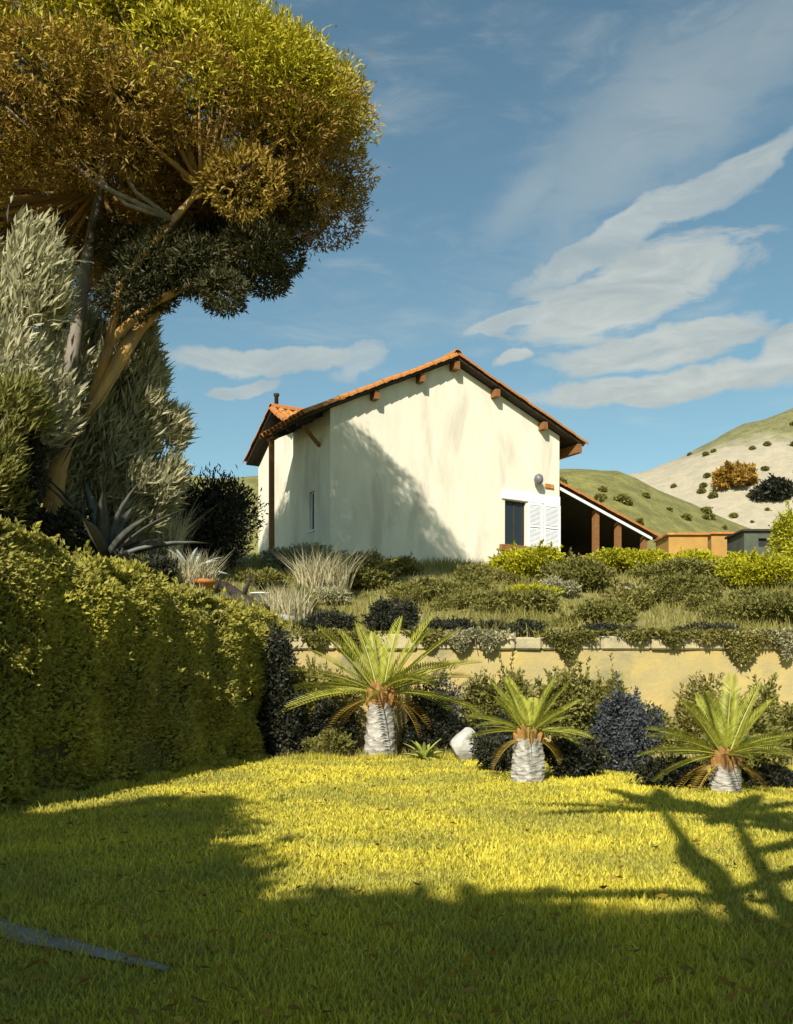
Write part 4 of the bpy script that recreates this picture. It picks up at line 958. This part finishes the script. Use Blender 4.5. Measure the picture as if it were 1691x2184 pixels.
# ---- things on the hills
def hill_shrub(name, label, u, v, Y, zf, rx, h, mat, n, lf):
    x = (u - UC) / F * Y; z = at(u, v, Y).z
    shrub(name, label, Vector((x, Y, z)), rx, rx * 0.7, h, M[mat], n, lf, nclump=20)
deps = bpy.context.evaluated_depsgraph_get()
def drop(x, y):
    ok, loc, *_ = scene.ray_cast(deps, Vector((x, y, 300)), Vector((0, 0, -1))); return loc.z if ok else 0
deps.update()
def hill_ray(u, v):
    d = (at(u, v, 1) - Vector((0, 0, EYE))).normalized(); best = None
    for nm in ('near_hill', 'far_hill'):
        ok, loc, *_ = bpy.data.objects[nm].ray_cast(Vector((0, 0, EYE)), d)
        if ok and (best is None or loc.y < best.y): best = loc
    return best
def on_hill(name, label, u, v, wpx, hpx, mat, n):
    p = hill_ray(u, v)
    if p is None: return
    k = p.y / F; shrub(name, label, p, wpx * k / 2, wpx * k / 2 * 0.8, hpx * k, M[mat], n, (k * 9, k * 5), cat='bush')
on_hill('orange_bush', 'large orange bush on the pale far hillside', 1568, 1040, 84, 62, 'orange_leaf', 7000)
on_hill('dark_bush', 'dark bush on the far hillside at the right edge', 1655, 1064, 100, 44, 'dark_leaf', 6000)
def scrub():
    P = []; 
    for k in range(80):
        u = random.uniform(1150, 1760); v = random.uniform(890, 1130); p = hill_ray(u, v)
        if p is None: continue
        P.append(p)
    cs = []
    for p in P:
        s = random.uniform(0.12, 0.5) * (1 if p.y < 130 else 1.3); cs.append(((p.x, p.y, p.z + s * 0.3), (s, s, s * 0.7)))
    Pn, D, idx = clump_leaves(cs, 25000, 0.5, 0.4)
    leaf_mesh('hill_scrub', Pn, D, 0.32, 0.2, RNG.random(len(Pn)), M['olive'])
    tag(bpy.data.objects['hill_scrub'], 'low olive scrub dotted over the far hills', 'scrub', kind='stuff')
scrub()

# ================================================================== GRASS
def lawn_grass():
    n = 260000
    y = np.exp(RNG.uniform(math.log(2.6), math.log(21.6), int(n * 1.6))); x = RNG.uniform(-1, 1, len(y)) * (0.46 * y + 1.8)
    ok = (x > hedge_x(y) + 0.02) & ((y < bed_edge(x) + 0.25) | (x < -2.6))
    # keep the path free
    pp = PATH
    for i in range(5):
        a, b = pp[i], pp[i + 1]; d = b - a; t = np.clip(((x - a[0]) * d[0] + (y - a[1]) * d[1]) / (d @ d), 0, 1)
        dist = np.hypot(x - a[0] - t * d[0], y - a[1] - t * d[1]); ok &= ~((dist < (0.37 - 0.066 * (i + t))) & (RNG.random(len(x)) < 0.90 - 0.08 * (i + t) - 0.4 * (dist / 0.36)))
    x, y = x[ok][:n], y[ok][:n]; n = len(x)
    P = np.stack([x, y, 0.025 * np.sin(x * 0.7) * np.sin(y * 0.6) * (y < 18) - 0.004], 1)
    patch = 0.5 + 0.5 * np.sin(x * 1.9 + np.sin(y * 1.1) * 2) * np.sin(y * 1.4 + np.sin(x * 0.8) * 2)
    h = (0.03 + 0.035 * RNG.random(n)) * (0.75 + 0.5 * patch) * (1 + 0.8 * (RNG.random(n) < 0.02))
    V, Fc, r = blades(P, h, 0.0042 + 0.0012 * y, 0.9, np.clip(0.65 * RNG.random(n) + 0.35 * patch, 0, 1))
    o = link('lawn_grass', np_mesh('lawn_grass', V, Fc, {'rnd': r}), M['lawn']); tag(o, 'short yellow-green mown grass covering the lawn', 'grass', kind='stuff')
lawn_grass()
def litter():
    n = 700; y = np.exp(RNG.uniform(math.log(3.5), math.log(20), n)); x = RNG.uniform(-1, 1, n) * (0.46 * y + 1.0); ok = x > hedge_x(y) + 0.1; x, y = x[ok], y[ok]; n = len(x)
    P = np.stack([x, y, 0.045 + 0.03 * RNG.random(n)], 1); a = RNG.random(n) * 2 * PI
    leaf_mesh('fallen_leaves', P, np.stack([np.cos(a), np.sin(a), RNG.normal(size=n) * 0.25], 1), 0.06 + 0.05 * RNG.random(n), 0.035, RNG.random(n), M['needles_brown'])
    tag(bpy.data.objects['fallen_leaves'], 'brown fallen leaves scattered on the lawn', 'leaves', kind='stuff')
    n = 9000; t = RNG.random(n); y1 = 7 + 15 * t; x1 = hedge_x(y1) + 0.04 + np.abs(RNG.normal(size=n)) * 0.10
    n2 = 9000; x2 = RNG.uniform(-2.6, 13, n2); y2 = bed_edge(x2) + RNG.normal(size=n2) * 0.10
    x = np.concatenate([x1, x2]); y = np.concatenate([y1, y2]); n = len(x)
    k = 0.4 + 0.6 * np.abs(np.sin(x * 2.3 + y * 1.7)); P = np.stack([x, y, np.zeros(n)], 1)
    V, Fc, r = blades(P, (0.06 + 0.14 * RNG.random(n)) * k, 0.014, 0.8, RNG.random(n) * 0.8)
    o = link('edge_grass', np_mesh('edge_grass', V, Fc, {'rnd': r}), M['lawn']); tag(o, 'longer unmown grass along the hedge foot and the bed edge', 'grass', kind='stuff')
litter()
def wild_grass():
    n = 60000
    x = RNG.uniform(-14, 17, n); y = 22.6 + 15 * RNG.random(n)
    P = np.stack([x, y, terrain(x, y) - 0.02], 1)
    k = 0.5 + 0.5 * np.sin(x * 1.1 + np.sin(y)) * np.sin(y * 0.9)
    ok = RNG.random(n) < 0.35 + 0.65 * k; P, k = P[ok], k[ok]; n = len(P)
    V, Fc, r = blades(P, (0.12 + 0.3 * RNG.random(n)) * (0.6 + 0.7 * k), 0.03, 0.9, np.clip(0.7 * RNG.random(n) + 0.3 * (1 - k), 0, 1))
    o = link('wild_grass', np_mesh('wild_grass', V, Fc, {'rnd': r}), M['weeds']); tag(o, 'rough wild grass over the slope below the house', 'grass', kind='stuff')
    # weeds in the bed
    n = 5000; x = RNG.uniform(-2.5, 12, n); y = bed_edge(x) + (22 - bed_edge(x)) * RNG.random(n)
    P = np.stack([x, y, np.full(n, 0.03)], 1); V, Fc, r = blades(P, 0.08 + 0.16 * RNG.random(n), 0.02, 0.9, RNG.random(n))
    o = link('bed_weeds', np_mesh('bed_weeds', V, Fc, {'rnd': r}), M['weeds']); tag(o, 'sparse weeds in the sandy bed before the wall', 'weeds', kind='stuff')
wild_grass()

# ================================================================== TREES BEHIND THE VIEWER (their shade lies on the lawn)
SH_DIR = Vector((-SUN_H.x, -SUN_H.y)) / math.tan(SUN_EL)
def shade_tree(label, sx, sy, cz, rx, ry, rz, n, seed):
    """crown placed so that its shade is centred on (sx, sy)"""
    c = Vector((sx - SH_DIR.x * cz, sy - SH_DIR.y * cz)); rg = random.Random(seed)
    root = empty('broadleaf_tree', (c.x, c.y, 0)); tag(root, label, 'tree')
    MB().tube([(0, 0, -0.3), (0.1, 0, cz * 0.35), (0, 0.1, cz * 0.7), (0, 0, cz)], [0.4, 0.32, 0.25, 0.1], 9, 0.1).build('trunk', M['bark_grey'], root, True)
    cs = []; m = MB()
    for k in range(60):
        q = Vector((rg.gauss(0, 1), rg.gauss(0, 1), rg.gauss(0, 1))).normalized() * rg.random() ** 0.4
        p = Vector((q.x * rx * .85, q.y * ry * .85, cz + q.z * rz * .85)); cs.append((tuple(p), (rx * 0.25, ry * 0.25, rz * 0.26)))
        if k % 2: m.tube([(0, 0, cz * 0.6), p * 0.5 + Vector((0, 0, cz * 0.35)), p], [0.1, 0.06, 0.02], 5)
    m.build('branches', M['bark_grey'], root, True)
    P, D, idx = clump_leaves(cs, n, 0.2, 0.2); leaf_mesh('crown', P, D, 0.40, 0.22, RNG.random(n), M['olive'], root)
shade_tree('broadleaf tree behind the viewer shading the near lawn', -0.8, 2.1, 8.5, 4.9, 4.4, 3.0, 26000, 2)
shade_tree('broadleaf tree behind the viewer at left shading the lawn by the hedge', -4.2, 7.0, 8.5, 3.5, 4.6, 3.0, 22000, 5)
shade_tree('broadleaf tree behind the viewer at right shading the near right corner', 5.6, -1.0, 8.5, 5.0, 4.0, 3.0, 16000, 6)

def clump_palm():
    base = Vector((0.15, -1.8, 0)); root = empty('clump_palm', base); tag(root, 'three-stemmed palm behind the viewer casting the frond shadow on the lawn', 'palm')
    N = 8; V = []; Fc = []; L = 1.75
    for i in range(N + 1):
        t = i / N; w = 0.36 * math.sin(PI * min(1, 0.06 + 0.94 * t)) ** 0.75; p = (L * t, 0, -0.5 * L * 0.5 * t * t)
        V += [(p[0], -w / 2, p[2] + 0.05), p, (p[0], w / 2, p[2] + 0.05)]
    for i in range(N):
        for j in range(2): q = i * 3 + j; Fc.append((q, q + 1, q + 4, q + 3))
    me = np_mesh('broad_frond', V, Fc, {'rnd': np.full(len(V), 0.5)}); me.materials.append(M['frond'])
    def shadow_to(gx, gy, z): return Vector((gx - SH_DIR.x * z, gy - SH_DIR.y * z, z)) - base
    heads = [((4.05, 11.3), 8.0, (2.5, 5.8)), ((3.3, 11.6), 8.4, (2.2, 5.6)), ((4.5, 9.6), 7.0, (2.9, 5.9)), ((2.5, 7.0), 5.8, (2.4, 5.2))]
    for i, ((hx, hy), z, (mx, my)) in enumerate(heads):
        top = shadow_to(hx, hy, z); mid = shadow_to(mx, my, z * 0.55); foot = Vector((0.12 * i, -0.1 * i, -0.2))
        MB().tube([foot, foot.lerp(mid, 0.55), mid, mid.lerp(top, 0.5), top], [0.13, 0.11, 0.10, 0.09, 0.06], 8).build('stem', M['bark_grey'], root, True)
        for k in range(10 if i < 3 else 5):
            az = k * 2.39996 + i; o = link('frond', me, None, root); o.location = top; o.rotation_euler = (0, -R(5 + 50 * (k % 5) / 4), az)
clump_palm()
